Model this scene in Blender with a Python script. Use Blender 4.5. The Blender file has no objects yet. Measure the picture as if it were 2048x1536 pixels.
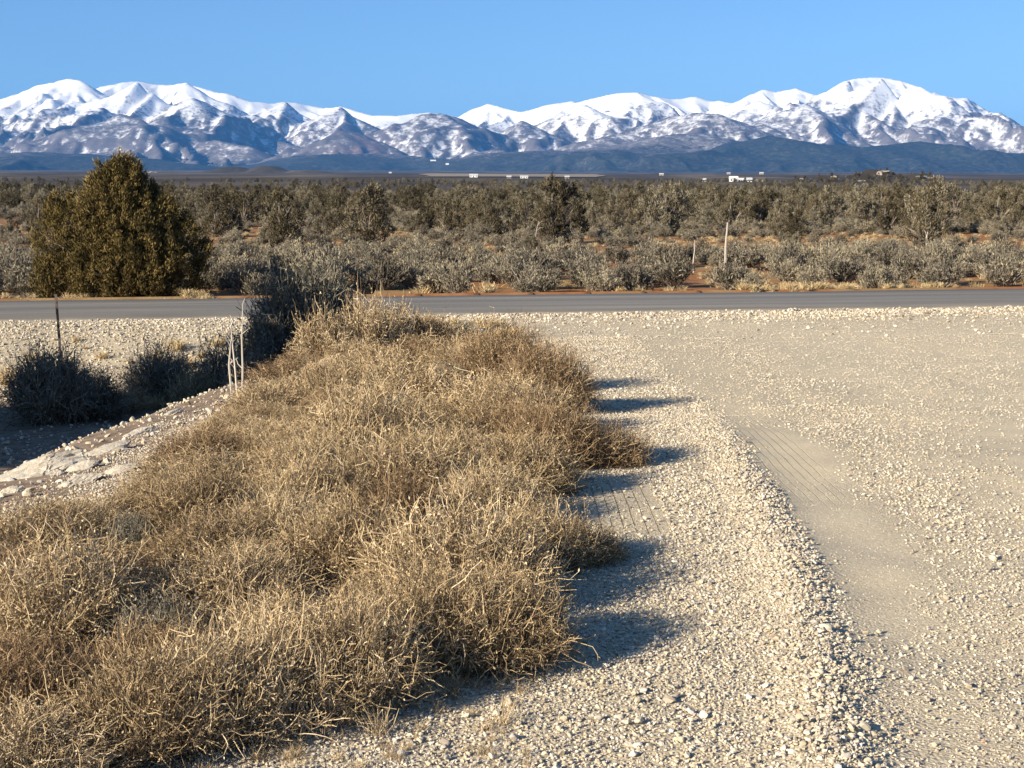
import bpy, math, random
import numpy as np
from mathutils import Vector

# ------------------------------------------------------------------ camera, sky, sun, exposure
SC = bpy.context.scene
COL = SC.collection
CAM_Z = 1.7
F_PX = 2974.0                        # focal length in pixels of a 2048 wide picture
PITCH = math.atan(368.0 / F_PX)      # looking slightly down
cam_data = bpy.data.cameras.new('camera')
cam_data.sensor_width = 36.0
cam_data.lens = 36.0 * F_PX / 2048.0
cam_data.clip_start = 0.1
cam_data.clip_end = 90000.0
cam = bpy.data.objects.new('camera', cam_data)
COL.objects.link(cam)
cam.location = (0, 0, CAM_Z)
cam.rotation_euler = (math.pi / 2 - PITCH, 0, 0)
SC.camera = cam

SUN_EL = math.radians(21.0)
SHADOW_AZ = math.radians(51.0)       # shadows run this far to the right of straight ahead
sdir = Vector((math.sin(SHADOW_AZ), math.cos(SHADOW_AZ), -math.tan(SUN_EL))).normalized()
world = bpy.data.worlds.new('World')
SC.world = world
world.use_nodes = True
wn = world.node_tree.nodes
wn.clear()
sky = wn.new('ShaderNodeTexSky')
sky.sky_type = 'NISHITA'
sky.sun_disc = False
sky.sun_elevation = SUN_EL
sky.sun_rotation = math.atan2(-sdir.x, -sdir.y)
sky.altitude = 1900.0
sky.air_density = 1.0
sky.dust_density = 0.0
sky.ozone_density = 5.3
bg = wn.new('ShaderNodeBackground')
bg.inputs['Strength'].default_value = 0.07
wo = wn.new('ShaderNodeOutputWorld')
world.node_tree.links.new(sky.outputs[0], bg.inputs['Color'])
world.node_tree.links.new(bg.outputs[0], wo.inputs['Surface'])
sun_data = bpy.data.lights.new('sun', 'SUN')
sun_data.energy = 5.0
sun_data.angle = math.radians(0.5)
sun_data.color = (1.0, 0.88, 0.70)
sun = bpy.data.objects.new('sun', sun_data)
COL.objects.link(sun)
sun.rotation_euler = sdir.to_track_quat('-Z', 'Y').to_euler()
sun.location = (-30, -20, 30)
SC.view_settings.view_transform = 'Standard'
SC.view_settings.look = 'None'
SC.view_settings.gamma = 1.0
SC.view_settings.use_curve_mapping = False
SC.view_settings.exposure = 1.1
SC.render.engine = 'CYCLES'
SC.cycles.max_bounces = 5
SC.cycles.diffuse_bounces = 2
SC.cycles.glossy_bounces = 1
SC.cycles.transmission_bounces = 2
SC.cycles.volume_bounces = 0
SC.cycles.transparent_max_bounces = 8
SC.cycles.use_denoising = True
SC.cycles.denoiser = 'OPENIMAGEDENOISE'
SC.cycles.denoising_input_passes = 'RGB_ALBEDO_NORMAL'
SC.cycles.denoising_prefilter = 'ACCURATE'

# ------------------------------------------------------------------ numeric helpers
def smooth(a, b, t):
    u = np.clip((t - a) / (b - a), 0.0, 1.0)
    return u * u * (3 - 2 * u)

def _hash(ix, iy, seed):
    n = (ix.astype(np.int64) * 374761393 + iy.astype(np.int64) * 668265263 + seed * 974634777) & 0xFFFFFFFF
    n = ((n ^ (n >> 13)) * 1274126177) & 0xFFFFFFFF
    n = n ^ (n >> 16)
    return (n & 0xFFFFFF) / float(0xFFFFFF)

def vnoise(x, y, seed=0):
    x = np.asarray(x, float); y = np.asarray(y, float)
    ix = np.floor(x); iy = np.floor(y)
    fx = x - ix; fy = y - iy
    fx = fx * fx * (3 - 2 * fx); fy = fy * fy * (3 - 2 * fy)
    a = _hash(ix, iy, seed); b = _hash(ix + 1, iy, seed)
    c = _hash(ix, iy + 1, seed); d = _hash(ix + 1, iy + 1, seed)
    return (a * (1 - fx) + b * fx) * (1 - fy) + (c * (1 - fx) + d * fx) * fy

def fbm(x, y, seed=0, octaves=4, gain=0.5):
    s = 0.0; amp = 1.0; tot = 0.0; f = 1.0
    for o in range(octaves):
        s = s + amp * (vnoise(x * f, y * f, seed + o * 17) * 2 - 1)
        tot += amp; amp *= gain; f *= 2.03
    return s / tot

def ridged(x, y, seed=0, octaves=5):
    s = 0.0; amp = 1.0; tot = 0.0; f = 1.0
    for o in range(octaves):
        s = s + amp * (1 - np.abs(vnoise(x * f, y * f, seed + o * 31) * 2 - 1))
        tot += amp; amp *= 0.5; f *= 2.1
    return s / tot

CP, SP = math.cos(PITCH), math.sin(PITCH)
def pix(px, py, d):
    """world point that lies d metres ahead of the camera position along the line of sight of a picture position"""
    u = (np.asarray(px, float) - 1024) / F_PX
    v = (np.asarray(py, float) - 768) / F_PX
    fy = CP - v * SP
    fz = -SP - v * CP
    d = np.asarray(d, float)
    return u / fy * d, d, CAM_Z + fz / fy * d

# ------------------------------------------------------------------ terrain heights
ROAD_A = math.radians(10.8)
RC, RS = math.cos(ROAD_A), math.sin(ROAD_A)
ROAD_Y = 31.4
ROAD_HW = 2.8
def road_s(x, y):
    return (y - ROAD_Y) * RC - x * RS
def road_t(x, y):
    return x * RC + (y - ROAD_Y) * RS

FAR_D = np.array([34, 36, 60, 85, 120, 200, 400, 800, 1500, 3000, 6000, 10000, 16000, 24000, 60000.])
FAR_Y = np.array([586, 583, 514, 478, 452, 424, 394, 374, 362, 354, 348, 345, 343, 342, 341.])
_v = (FAR_Y - 768) / F_PX
FAR_Z = CAM_Z + (-SP - _v * CP) / (CP - _v * SP) * FAR_D

EDGE_Y = [-20, 3, 8, 11, 16, 20, 24, 27]
EDGE_X = [-4.0, -3.8, -3.75, -3.7, -3.15, -2.3, -1.6, -1.6]
RID_Y = [-5, 4.4, 5.2, 6.9, 8.3, 10.1, 13.5]
RID_X = [0.9, 1.0, 1.12, 1.33, 1.42, 1.52, 1.62]
def H(x, y, fine=True):
    x = np.asarray(x, float); y = np.asarray(y, float)
    s = road_s(x, y)
    zd = np.interp(s, [-200, -60, -31, -21, -12, -4, -2.75], [3.0, 0.5, 0, -0.05, -0.25, -0.45, -0.48])
    xe = np.interp(y, EDGE_Y, EDGE_X)
    zd = zd - 0.13 * np.clip(-2.1 - x, 0, 2.2) * smooth(21, 17, y)
    wd = smooth(-1.9, 0.05, x - xe + 0.25 * fbm(x * 0.6, y * 0.6, 7, 2))
    wr = smooth(-8.4, -3.4, s)
    low = -1.2 + 0.15 * fbm(x * 0.15, y * 0.15, 5, 2) + smooth(-8, -40, x - xe) * 0.7
    near = low + (zd - low) * (1 - (1 - wd) * (1 - wr))
    dd = np.maximum(s + ROAD_Y * 1.0, 34.0)
    lx = np.abs(x) / np.maximum(dd, 1)
    far = np.interp(np.log(dd), np.log(FAR_D), FAR_Z)
    far = far + np.where(dd > 60, fbm(x / (dd * 0.35) + 3.1, np.log(dd) * 2.3, 11, 3) * dd * 0.0012, 0) - 0.10 * smooth(3, 5, s) * smooth(14, 6, s)
    z = np.where(s < 0, near, far)
    z = np.where(np.abs(s) < ROAD_HW + 0.15, np.minimum(z, -0.54), z)
    if fine:
        nearw = smooth(40, 25, y) * smooth(-2.7, -3.6, s)
        z = z + nearw * (0.030 * fbm(x * 0.7, y * 0.7, 21, 3) + 0.012 * fbm(x * 3.1, y * 3.1, 23, 3))
        rx = np.interp(y, RID_Y, RID_X)
        z = z + nearw * smooth(13, 9, y) * 0.035 * np.exp(-((x - rx) / 0.13) ** 2)
        z = z - nearw * smooth(14, 10, y) * 0.008 * np.exp(-((x - rx - 0.38) / 0.30) ** 2)
        bank = nearw * smooth(0.3, -0.6, x - xe) * smooth(-8, -10, s)
        z = z + bank * (0.06 * fbm(x * 1.7, y * 1.7, 31, 3))
        farw = smooth(3.0, 6.0, s) * smooth(200, 100, y)
        z = z + farw * 0.08 * fbm(x * 0.35, y * 0.35, 41, 3)
    return z

def ground_at(px, py, d0=3.0, d1=400.0):
    """where the line of sight of a picture position meets the ground"""
    d = np.geomspace(d0, d1, 4000)
    x, y, z = pix(px, py, d)
    hit = np.nonzero(z <= H(x, y))[0]
    i = hit[0] if len(hit) else len(d) - 1
    return float(x[i]), float(y[i]), float(H(x[i], y[i]))

# ------------------------------------------------------------------ mesh helpers
def mesh_np(name, V, F, mats=(), attrs=None, smooth_shade=False):
    V = np.asarray(V, np.float32).reshape(-1, 3)
    F = np.asarray(F, np.int32)
    me = bpy.data.meshes.new(name)
    me.vertices.add(len(V))
    me.vertices.foreach_set('co', V.ravel())
    k = F.shape[1]
    me.loops.add(F.size)
    me.loops.foreach_set('vertex_index', F.ravel())
    me.polygons.add(len(F))
    me.polygons.foreach_set('loop_start', np.arange(0, F.size, k, dtype=np.int32))
    me.update(calc_edges=True)
    me.polygons.foreach_set('use_smooth', np.full(len(F), smooth_shade, dtype=bool))
    for an, (typ, arr) in (attrs or {}).items():
        a = me.attributes.new(an, typ, 'POINT')
        a.data.foreach_set('vector' if typ == 'FLOAT_VECTOR' else 'value', np.asarray(arr).ravel())
    for m in mats:
        me.materials.append(m)
    me.update()
    return me

def obj(name, me, parent=None, loc=None):
    o = bpy.data.objects.new(name, me)
    COL.objects.link(o)
    if parent is not None:
        o.parent = parent
    if loc is not None:
        o.location = loc
    return o

def tag(o, label=None, cat=None, group=None, kind=None):
    for k, v in (('label', label), ('category', cat), ('group', group), ('kind', kind)):
        if v:
            o[k] = v
    return o

ORD = ['leftmost', 'second from the left', 'third from the left', 'fourth from the left', 'fifth from the left', 'sixth from the left', 'seventh from the left', 'eighth from the left', 'ninth from the left', 'tenth from the left', 'eleventh from the left', 'twelfth from the left', 'thirteenth from the left', 'fourteenth from the left']
def place_labels(items, tail):
    """items (picture column, object): labels by order from the left within one region"""
    items = sorted(items, key=lambda q: q[0])
    n = len(items)
    for i, (px, o) in enumerate(items):
        w = ORD[i] if i < 14 and i <= n // 2 else ('rightmost' if i == n - 1 else ORD[n - 1 - i].replace('left', 'right') if n - 1 - i < 14 else None)
        o['label'] = (w + ' ' + tail) if w else ('middle ' + tail)
def px_of(x, y):
    return 1024 + x / y * F_PX * CP

def copy_tree(root, parent=None):
    c = root.copy()
    COL.objects.link(c)
    c.parent = parent
    for ch in root.children:
        copy_tree(ch, c)
    return c

def norm(v):
    return v / np.maximum(np.linalg.norm(v, axis=-1, keepdims=True), 1e-9)

class MB:
    """collects triangles and quads (as quads) with a per point tint value"""
    def __init__(self):
        self.v = []; self.f = []; self.a = []; self.n = 0
    def add(self, V, F, a=0.5):
        V = np.asarray(V, float).reshape(-1, 3)
        F = np.asarray(F, int)
        if F.shape[1] == 3:
            F = np.concatenate([F, F[:, 2:3]], 1) if False else F
        self.v.append(V); self.f.append(F + self.n); self.n += len(V)
        self.a.append(np.broadcast_to(np.asarray(a, float), (len(V),)))
    def tris(self):
        out = []
        for F in self.f:
            if F.shape[1] == 4:
                out.append(F[:, [0, 1, 2]]); out.append(F[:, [0, 2, 3]])
            else:
                out.append(F)
        return np.concatenate(out)
    def mesh(self, name, mat, smooth_shade=False):
        return mesh_np(name, np.concatenate(self.v), self.tris(), [mat], {'tint': ('FLOAT', np.concatenate(self.a).astype(np.float32))}, smooth_shade)

def tubes(mb, P, W, rng, sides=2, tint=0.5):
    """P (n,k,3) paths, W (n,k) half widths; sides=2 gives ribbons"""
    P = np.asarray(P, float); n, k, _ = P.shape
    T = np.empty_like(P)
    T[:, 1:-1] = P[:, 2:] - P[:, :-2]; T[:, 0] = P[:, 1] - P[:, 0]; T[:, -1] = P[:, -1] - P[:, -2]
    T = norm(T)
    r = norm(rng.normal(size=(n, 1, 3)))
    A = norm(np.cross(T, np.broadcast_to(r, T.shape)))
    B = np.cross(T, A)
    W = np.broadcast_to(np.asarray(W, float), (n, k))[..., None]
    if sides == 2:
        ring = [P - A * W, P + A * W]
    else:
        ring = [P + (A * math.cos(2 * math.pi * j / sides) + B * math.sin(2 * math.pi * j / sides)) * W for j in range(sides)]
    V = np.stack(ring, 2)                      # n,k,s,3
    s = len(ring)
    idx = np.arange(n * k * s).reshape(n, k, s)
    F = []
    for j in range(s if s > 2 else 1):
        j2 = (j + 1) % s
        F.append(np.stack([idx[:, :-1, j], idx[:, :-1, j2], idx[:, 1:, j2], idx[:, 1:, j]], -1).reshape(-1, 4))
    t = np.broadcast_to(np.asarray(tint, float).reshape(-1, 1, 1) if np.ndim(tint) else tint, (n, k, s)).reshape(-1)
    mb.add(V.reshape(-1, 3), np.concatenate(F), t)

def blades(mb, base, direc, length, width, rng, tint=0.5):
    """flat pointed leaves: one triangle each"""
    n = len(base)
    d = norm(direc)
    side = norm(np.cross(d, norm(rng.normal(size=(n, 3)))))
    L = np.broadcast_to(np.asarray(length, float), (n,))[:, None]
    Wd = np.broadcast_to(np.asarray(width, float), (n,))[:, None]
    V = np.stack([base - side * Wd, base + side * Wd, base + d * L], 1)
    F = np.arange(3 * n).reshape(n, 3)
    mb.add(V.reshape(-1, 3), F, np.repeat(np.broadcast_to(np.asarray(tint, float), (n,)), 3))

def leaves(mb, base, direc, length, width, rng, tint=0.5):
    """flat diamond leaves: two triangles each"""
    n = len(base)
    d = norm(direc)
    side = norm(np.cross(d, norm(rng.normal(size=(n, 3)))))
    L = np.broadcast_to(np.asarray(length, float), (n,))[:, None]
    Wd = np.broadcast_to(np.asarray(width, float), (n,))[:, None]
    V = np.stack([base, base + d * L * 0.45 + side * Wd, base + d * L, base + d * L * 0.45 - side * Wd], 1)
    F = np.arange(4 * n).reshape(n, 4)
    mb.add(V.reshape(-1, 3), F, np.repeat(np.broadcast_to(np.asarray(tint, float), (n,)), 4))

# ------------------------------------------------------------------ materials
class NT:
    def __init__(self, name):
        self.m = bpy.data.materials.new(name)
        self.m.use_nodes = True
        self.t = self.m.node_tree
        self.t.nodes.clear()
        self.out = self.t.nodes.new('ShaderNodeOutputMaterial')
    def n(self, typ, **kw):
        nd = self.t.nodes.new(typ)
        for k, v in kw.items():
            setattr(nd, k, v)
        return nd
    def l(self, a, b):
        self.t.links.new(a, b)
    def set(self, sock, v):
        if isinstance(v, bpy.types.NodeSocket):
            self.l(v, sock)
        else:
            if isinstance(v, (tuple, list)) and len(v) == 3 and sock.type == 'RGBA':
                v = (*v, 1)
            sock.default_value = v
    def mix(self, fac, a, b, mode='MIX'):
        nd = self.n('ShaderNodeMix', data_type='RGBA', blend_type=mode)
        self.set(nd.inputs[0], fac); self.set(nd.inputs[6], a); self.set(nd.inputs[7], b)
        return nd.outputs[2]
    def math(self, op, a, b=0.0, clamp=False):
        nd = self.n('ShaderNodeMath', operation=op, use_clamp=clamp)
        self.set(nd.inputs[0], a); self.set(nd.inputs[1], b)
        return nd.outputs[0]
    def ramp(self, fac, stops, interp='LINEAR'):
        nd = self.n('ShaderNodeValToRGB')
        nd.color_ramp.interpolation = interp
        el = nd.color_ramp.elements
        while len(el) > 1:
            el.remove(el[-1])
        for i, (p, c) in enumerate(stops):
            e = el[0] if i == 0 else el.new(p)
            e.position = p
            e.color = (*c, 1) if not np.isscalar(c) else (c, c, c, 1)
        self.l(fac, nd.inputs[0])
        return nd.outputs[0]
    def maprange(self, v, a, b, c=0.0, d=1.0):
        nd = self.n('ShaderNodeMapRange', interpolation_type='SMOOTHSTEP')
        self.set(nd.inputs[0], v)
        for i, q in enumerate((a, b, c, d)):
            nd.inputs[i + 1].default_value = q
        return nd.outputs[0]
    def coord(self, scale=(1, 1, 1)):
        tc = self.n('ShaderNodeTexCoord')
        mp = self.n('ShaderNodeMapping')
        mp.inputs['Scale'].default_value = scale
        self.l(tc.outputs['Object'], mp.inputs[0])
        return mp.outputs[0]
    def noise(self, vec, scale, detail=4, rough=0.55):
        nd = self.n('ShaderNodeTexNoise')
        self.l(vec, nd.inputs['Vector'])
        nd.inputs['Scale'].default_value = scale; nd.inputs['Detail'].default_value = detail; nd.inputs['Roughness'].default_value = rough
        return nd.outputs[0]
    def voronoi(self, vec, scale, feature='F1'):
        nd = self.n('ShaderNodeTexVoronoi', feature=feature)
        self.l(vec, nd.inputs['Vector'])
        nd.inputs['Scale'].default_value = scale
        return nd
    def attr(self, name):
        nd = self.n('ShaderNodeAttribute', attribute_name=name)
        return nd.outputs['Fac']
    def random(self):
        return self.n('ShaderNodeObjectInfo').outputs['Random']
    def bump(self, h, strength=0.5, dist=0.02, prev=None):
        nd = self.n('ShaderNodeBump')
        nd.inputs['Strength'].default_value = strength; nd.inputs['Distance'].default_value = dist
        self.l(h, nd.inputs['Height'])
        if prev is not None:
            self.l(prev, nd.inputs['Normal'])
        return nd.outputs[0]
    def surface(self, color, rough=0.9, spec=0.15, normal=None, trans=None):
        b = self.n('ShaderNodeBsdfPrincipled')
        self.set(b.inputs['Base Color'], color)
        self.set(b.inputs['Roughness'], rough)
        b.inputs['Specular IOR Level'].default_value = spec
        if normal is not None:
            self.l(normal, b.inputs['Normal'])
        out = b.outputs[0]
        if trans:
            tr = self.n('ShaderNodeBsdfTranslucent')
            self.set(tr.inputs['Color'], color)
            mx = self.n('ShaderNodeMixShader')
            mx.inputs[0].default_value = trans
            self.l(out, mx.inputs[1]); self.l(tr.outputs[0], mx.inputs[2])
            out = mx.outputs[0]
        self.l(out, self.out.inputs['Surface'])
        return self.m

def plant_mat(name, stops, spread=0.35, rough=0.85, trans=None):
    """colour from the point tint plus a shift for each plant"""
    t = NT(name)
    r = t.math('MULTIPLY', t.math('SUBTRACT', t.random(), 0.5), spread)
    v = t.math('ADD', t.attr('tint'), r, clamp=True)
    return t.surface(t.ramp(v, stops), rough, 0.1, trans=trans)

M_BRUSH = plant_mat('dry_brush', [(0.0, (0.078, 0.053, 0.031)), (0.3, (0.215, 0.152, 0.084)), (0.62, (0.395, 0.292, 0.163)), (0.85, (0.545, 0.415, 0.24)), (1.0, (0.66, 0.53, 0.345))], 0.36)
M_BROWNBRUSH = plant_mat('brown_brush', [(0.0, (0.05, 0.032, 0.019)), (0.35, (0.14, 0.09, 0.049)), (0.7, (0.26, 0.175, 0.095)), (1.0, (0.46, 0.34, 0.20))], 0.3)
M_BRUSH_STEM = plant_mat('dry_brush_stem', [(0.0, (0.10, 0.065, 0.04)), (0.5, (0.30, 0.21, 0.13)), (1.0, (0.50, 0.40, 0.28))], 0.2)
M_GREYBRUSH = plant_mat('grey_brush', [(0.0, (0.05, 0.045, 0.035)), (0.5, (0.17, 0.15, 0.11)), (1.0, (0.32, 0.28, 0.21))], 0.2)
M_SHADEBRUSH = plant_mat('shade_brush', [(0.0, (0.04, 0.037, 0.03)), (0.5, (0.14, 0.128, 0.096)), (1.0, (0.32, 0.285, 0.21))], 0.2)  # grey brush tone darkened to paint in the shade over the ditch
M_SAGE = plant_mat('sage_leaf', [(0.0, (0.043, 0.038, 0.029)), (0.4, (0.14, 0.122, 0.090)), (0.75, (0.25, 0.22, 0.163)), (1.0, (0.35, 0.30, 0.195))], 0.55)
M_SAGE_STEM = plant_mat('sage_stem', [(0.0, (0.08, 0.065, 0.05)), (1.0, (0.33, 0.28, 0.23))], 0.3)
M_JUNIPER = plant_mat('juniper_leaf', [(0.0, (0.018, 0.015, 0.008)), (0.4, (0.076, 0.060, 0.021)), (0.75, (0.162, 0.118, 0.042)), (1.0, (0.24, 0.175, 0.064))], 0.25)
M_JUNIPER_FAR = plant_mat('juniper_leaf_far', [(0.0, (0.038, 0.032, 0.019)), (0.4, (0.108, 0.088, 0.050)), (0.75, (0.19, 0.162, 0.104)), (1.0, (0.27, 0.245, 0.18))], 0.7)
M_BARK = plant_mat('juniper_bark', [(0.0, (0.09, 0.07, 0.055)), (1.0, (0.33, 0.28, 0.23))], 0.3)
M_DEADWOOD = plant_mat('dead_wood', [(0.0, (0.26, 0.23, 0.19)), (1.0, (0.50, 0.45, 0.38))], 0.2)
M_STRAW = plant_mat('straw', [(0.0, (0.30, 0.21, 0.10)), (0.5, (0.48, 0.36, 0.19)), (1.0, (0.64, 0.52, 0.31))], 0.3)

def gravel_material():
    t = NT('gravel_stone')
    r = t.random()
    vec = t.coord((1, 1, 1))
    c = t.ramp(r, [(0.0, (0.17, 0.15, 0.13)), (0.08, (0.34, 0.29, 0.24)), (0.20, (0.45, 0.38, 0.27)), (0.42, (0.59, 0.505, 0.355)), (0.62, (0.68, 0.595, 0.44)), (0.78, (0.46, 0.42, 0.375)), (0.93, (0.72, 0.65, 0.52)), (0.985, (0.78, 0.73, 0.62)), (1.0, (0.46, 0.27, 0.16))])
    nz = t.noise(vec, 2.2, 3)
    c = t.mix(t.math('MULTIPLY', nz, 0.6), c, t.mix(0.5, c, (0.30, 0.25, 0.18)))
    return t.surface(c, 0.9, 0.15)
M_GRAVEL = gravel_material()

def rock_material():
    t = NT('pale_rock')
    vec = t.coord()
    c = t.ramp(t.noise(vec, 3.0, 6, 0.65), [(0.25, (0.34, 0.29, 0.22)), (0.5, (0.55, 0.49, 0.39)), (0.75, (0.66, 0.60, 0.50))])
    nb = t.noise(vec, 9, 5, 0.7)
    return t.surface(c, 0.9, 0.15, t.bump(nb, 0.5, 0.05))
M_ROCK = rock_material()

def ground_material():
    t = NT('ground')
    vec = t.coord()
    n_big = t.noise(vec, 0.35, 4)
    n_mid = t.noise(vec, 2.2, 5, 0.6)
    n_fine = t.noise(vec, 28, 4, 0.65)
    # packed dusty limestone fines with small chips
    vo = t.voronoi(vec, 75)
    chips = t.ramp(vo.outputs['Color'], [(0.0, (0.28, 0.24, 0.18)), (0.35, (0.46, 0.385, 0.265)), (0.75, (0.56, 0.475, 0.33)), (1.0, (0.66, 0.58, 0.44))])
    fines = t.ramp(n_mid, [(0.3, (0.58, 0.49, 0.34)), (0.5, (0.64, 0.545, 0.38)), (0.7, (0.68, 0.585, 0.415))])
    fines = t.mix(t.maprange(n_fine, 0.35, 0.7), fines, t.mix(0.3, fines, (0.44, 0.35, 0.22)))
    packed = t.attr('packed')
    grav = t.mix(t.math('SUBTRACT', 0.8, t.math('MULTIPLY', packed, 0.40)), fines, chips)
    # bank and ditch dirt
    dirt = t.ramp(t.noise(vec, 6.0, 6, 0.7), [(0.28, (0.12, 0.085, 0.058)), (0.5, (0.25, 0.185, 0.13)), (0.72, (0.38, 0.30, 0.215))])
    # red soil with dry grass litter beyond the road
    red = t.ramp(n_mid, [(0.25, (0.20, 0.085, 0.035)), (0.5, (0.31, 0.14, 0.058)), (0.75, (0.37, 0.20, 0.095))])
    litter = t.ramp(n_fine, [(0.3, (0.22, 0.15, 0.07)), (0.7, (0.42, 0.31, 0.15))])
    red = t.mix(t.maprange(n_big, 0.42, 0.62, 0.0, 0.75), red, litter)
    # the far plain: grey-brown scrub
    vecf = t.coord((0.0035, 0.0011, 0.004))
    nf = t.noise(vecf, 1.0, 8, 0.65)
    plain = t.ramp(nf, [(0.32, (0.030, 0.025, 0.018)), (0.45, (0.062, 0.050, 0.036)), (0.55, (0.105, 0.085, 0.060)), (0.68, (0.22, 0.175, 0.12))])
    c = t.mix(t.attr('gravel'), dirt, grav)
    c = t.mix(t.attr('red'), c, red)
    c = t.mix(t.attr('far'), c, plain)
    stone_h = t.math('MULTIPLY', t.math('SUBTRACT', 1.0, vo.outputs['Distance']), t.math('SUBTRACT', 1.0, t.math('MULTIPLY', packed, 0.75)))
    b = t.bump(stone_h, 0.5, 0.008)
    b = t.bump(n_fine, 0.22, 0.012, b)
    # tyre tread grooves pressed into the loose edge
    trk = t.attr('tread')
    w = t.n('ShaderNodeTexWave', wave_type='BANDS', bands_direction='X')
    w.inputs['Scale'].default_value = 5.2; w.inputs['Distortion'].default_value = 0.6; w.inputs['Detail Scale'].default_value = 2.0
    t.l(vec, w.inputs['Vector'])
    g = t.math('MULTIPLY', t.maprange(w.outputs['Fac'], 0.06, 0.0), trk)
    b = t.bump(t.math('SUBTRACT', 1.0, g), 1.0, 0.05, b)
    return t.surface(c, 0.95, 0.1, b)
M_GROUND = ground_material()

def asphalt_material():
    t = NT('asphalt')
    tc = t.n('ShaderNodeTexCoord')
    sep = t.n('ShaderNodeSeparateXYZ')
    t.l(tc.outputs['Object'], sep.inputs[0])
    vec = t.coord()
    speck = t.noise(vec, 60, 3, 0.7)
    big = t.noise(t.coord((0.08, 1.1, 1)), 1.0, 5, 0.6)
    c = t.ramp(speck, [(0.3, (0.135, 0.124, 0.104)), (0.5, (0.195, 0.180, 0.152)), (0.7, (0.26, 0.242, 0.206))])
    c = t.mix(t.maprange(big, 0.42, 0.60, 0.0, 0.75), c, (0.30, 0.275, 0.235))
    # wheel lanes worn paler, oil-dark strip between
    y = t.math('ABSOLUTE', sep.outputs['Y'])
    lane = t.maprange(t.math('ABSOLUTE', t.math('SUBTRACT', y, 1.35)), 0.25, 0.75, 0.0, 0.35)
    c = t.mix(lane, c, (0.135, 0.125, 0.108))
    # dust carried onto the edges
    edge = t.math('ADD', t.math('MULTIPLY', sep.outputs['Y'], -1.0), t.math('MULTIPLY', t.noise(vec, 1.3, 4), 0.7))
    c = t.mix(t.maprange(edge, 2.75, 3.15, 0.0, 0.7), c, (0.38, 0.32, 0.24))
    return t.surface(c, 0.85, 0.25, t.bump(speck, 0.4, 0.01))
M_ASPHALT = asphalt_material()

def mountain_material():
    t = NT('mountain')
    vec = t.coord((0.001, 0.001, 0.001))
    g = t.n('ShaderNodeNewGeometry')
    n1 = t.noise(vec, 1.1, 6, 0.6)
    n2 = t.noise(vec, 7.0, 6, 0.65)
    n3 = t.noise(vec, 22.0, 4, 0.7)
    n4 = t.noise(t.coord((0.0035, 0.0012, 0.006)), 5.0, 5, 0.7)
    rock = t.ramp(n2, [(0.3, (0.075, 0.070, 0.078)), (0.5, (0.13, 0.118, 0.122)), (0.7, (0.20, 0.183, 0.18))])
    forest = t.ramp(n3, [(0.3, (0.014, 0.018, 0.018)), (0.52, (0.034, 0.040, 0.037)), (0.72, (0.085, 0.085, 0.078))])
    snow = (0.86, 0.87, 0.88)
    # snow lies by height, thinned by scrub and rock showing through
    sn = t.attr('snow')
    sv = t.math('ADD', sn, t.math('ADD', t.math('MULTIPLY', t.math('SUBTRACT', n2, 0.5), 1.2), t.math('ADD', t.math('MULTIPLY', t.math('SUBTRACT', n3, 0.5), 1.3), t.math('MULTIPLY', t.math('SUBTRACT', n4, 0.5), 1.0))))
    sfac = t.maprange(sv, 0.15, 0.85)
    c = t.mix(sfac, rock, snow)
    fv = t.math('ADD', t.attr('forest'), t.math('ADD', t.math('MULTIPLY', t.math('SUBTRACT', n2, 0.5), 1.5), t.math('MULTIPLY', t.math('SUBTRACT', n3, 0.5), 1.5)))
    c = t.mix(t.maprange(fv, 0.42, 0.62), c, forest)
    c = t.mix(t.attr('redrock'), c, t.mix(n3, (0.22, 0.09, 0.065), (0.42, 0.24, 0.19)))
    return t.surface(c, 0.9, 0.1, t.bump(n3, 0.25, 20.0))
M_MOUNTAIN = mountain_material()

def plain_mat(name, color, rough=0.7, var=0.25, scale=6.0, spec=0.2):
    t = NT(name)
    nz = t.noise(t.coord(), scale, 4)
    dark = tuple(q * (1 - var) for q in color)
    return t.surface(t.mix(nz, dark, color), rough, spec)
M_STEEL = plain_mat('rusted_steel', (0.14, 0.105, 0.085), 0.7, 0.5, 20)
M_WIRE = plain_mat('fence_wire', (0.16, 0.15, 0.14), 0.6, 0.3, 8)
M_WHITEWALL = plain_mat('white_siding', (0.78, 0.77, 0.74), 0.7, 0.1, 0.4)
M_TANWALL = plain_mat('tan_siding', (0.46, 0.40, 0.32), 0.8, 0.15, 0.4)
M_ROOFPALE = plain_mat('pale_metal_roof', (0.62, 0.62, 0.62), 0.5, 0.15, 0.4)
M_ROOFDARK = plain_mat('brown_roof', (0.14, 0.11, 0.095), 0.8, 0.2, 0.4)
M_PANE = plain_mat('dark_glass', (0.03, 0.035, 0.045), 0.15, 0.1, 1, 0.5)
M_OUTCROP = plain_mat('sandstone', (0.50, 0.43, 0.34), 0.95, 0.5, 1.2)
M_FIELD = plain_mat('stubble_field', (0.33, 0.27, 0.19), 0.95, 0.35, 0.008)

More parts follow.
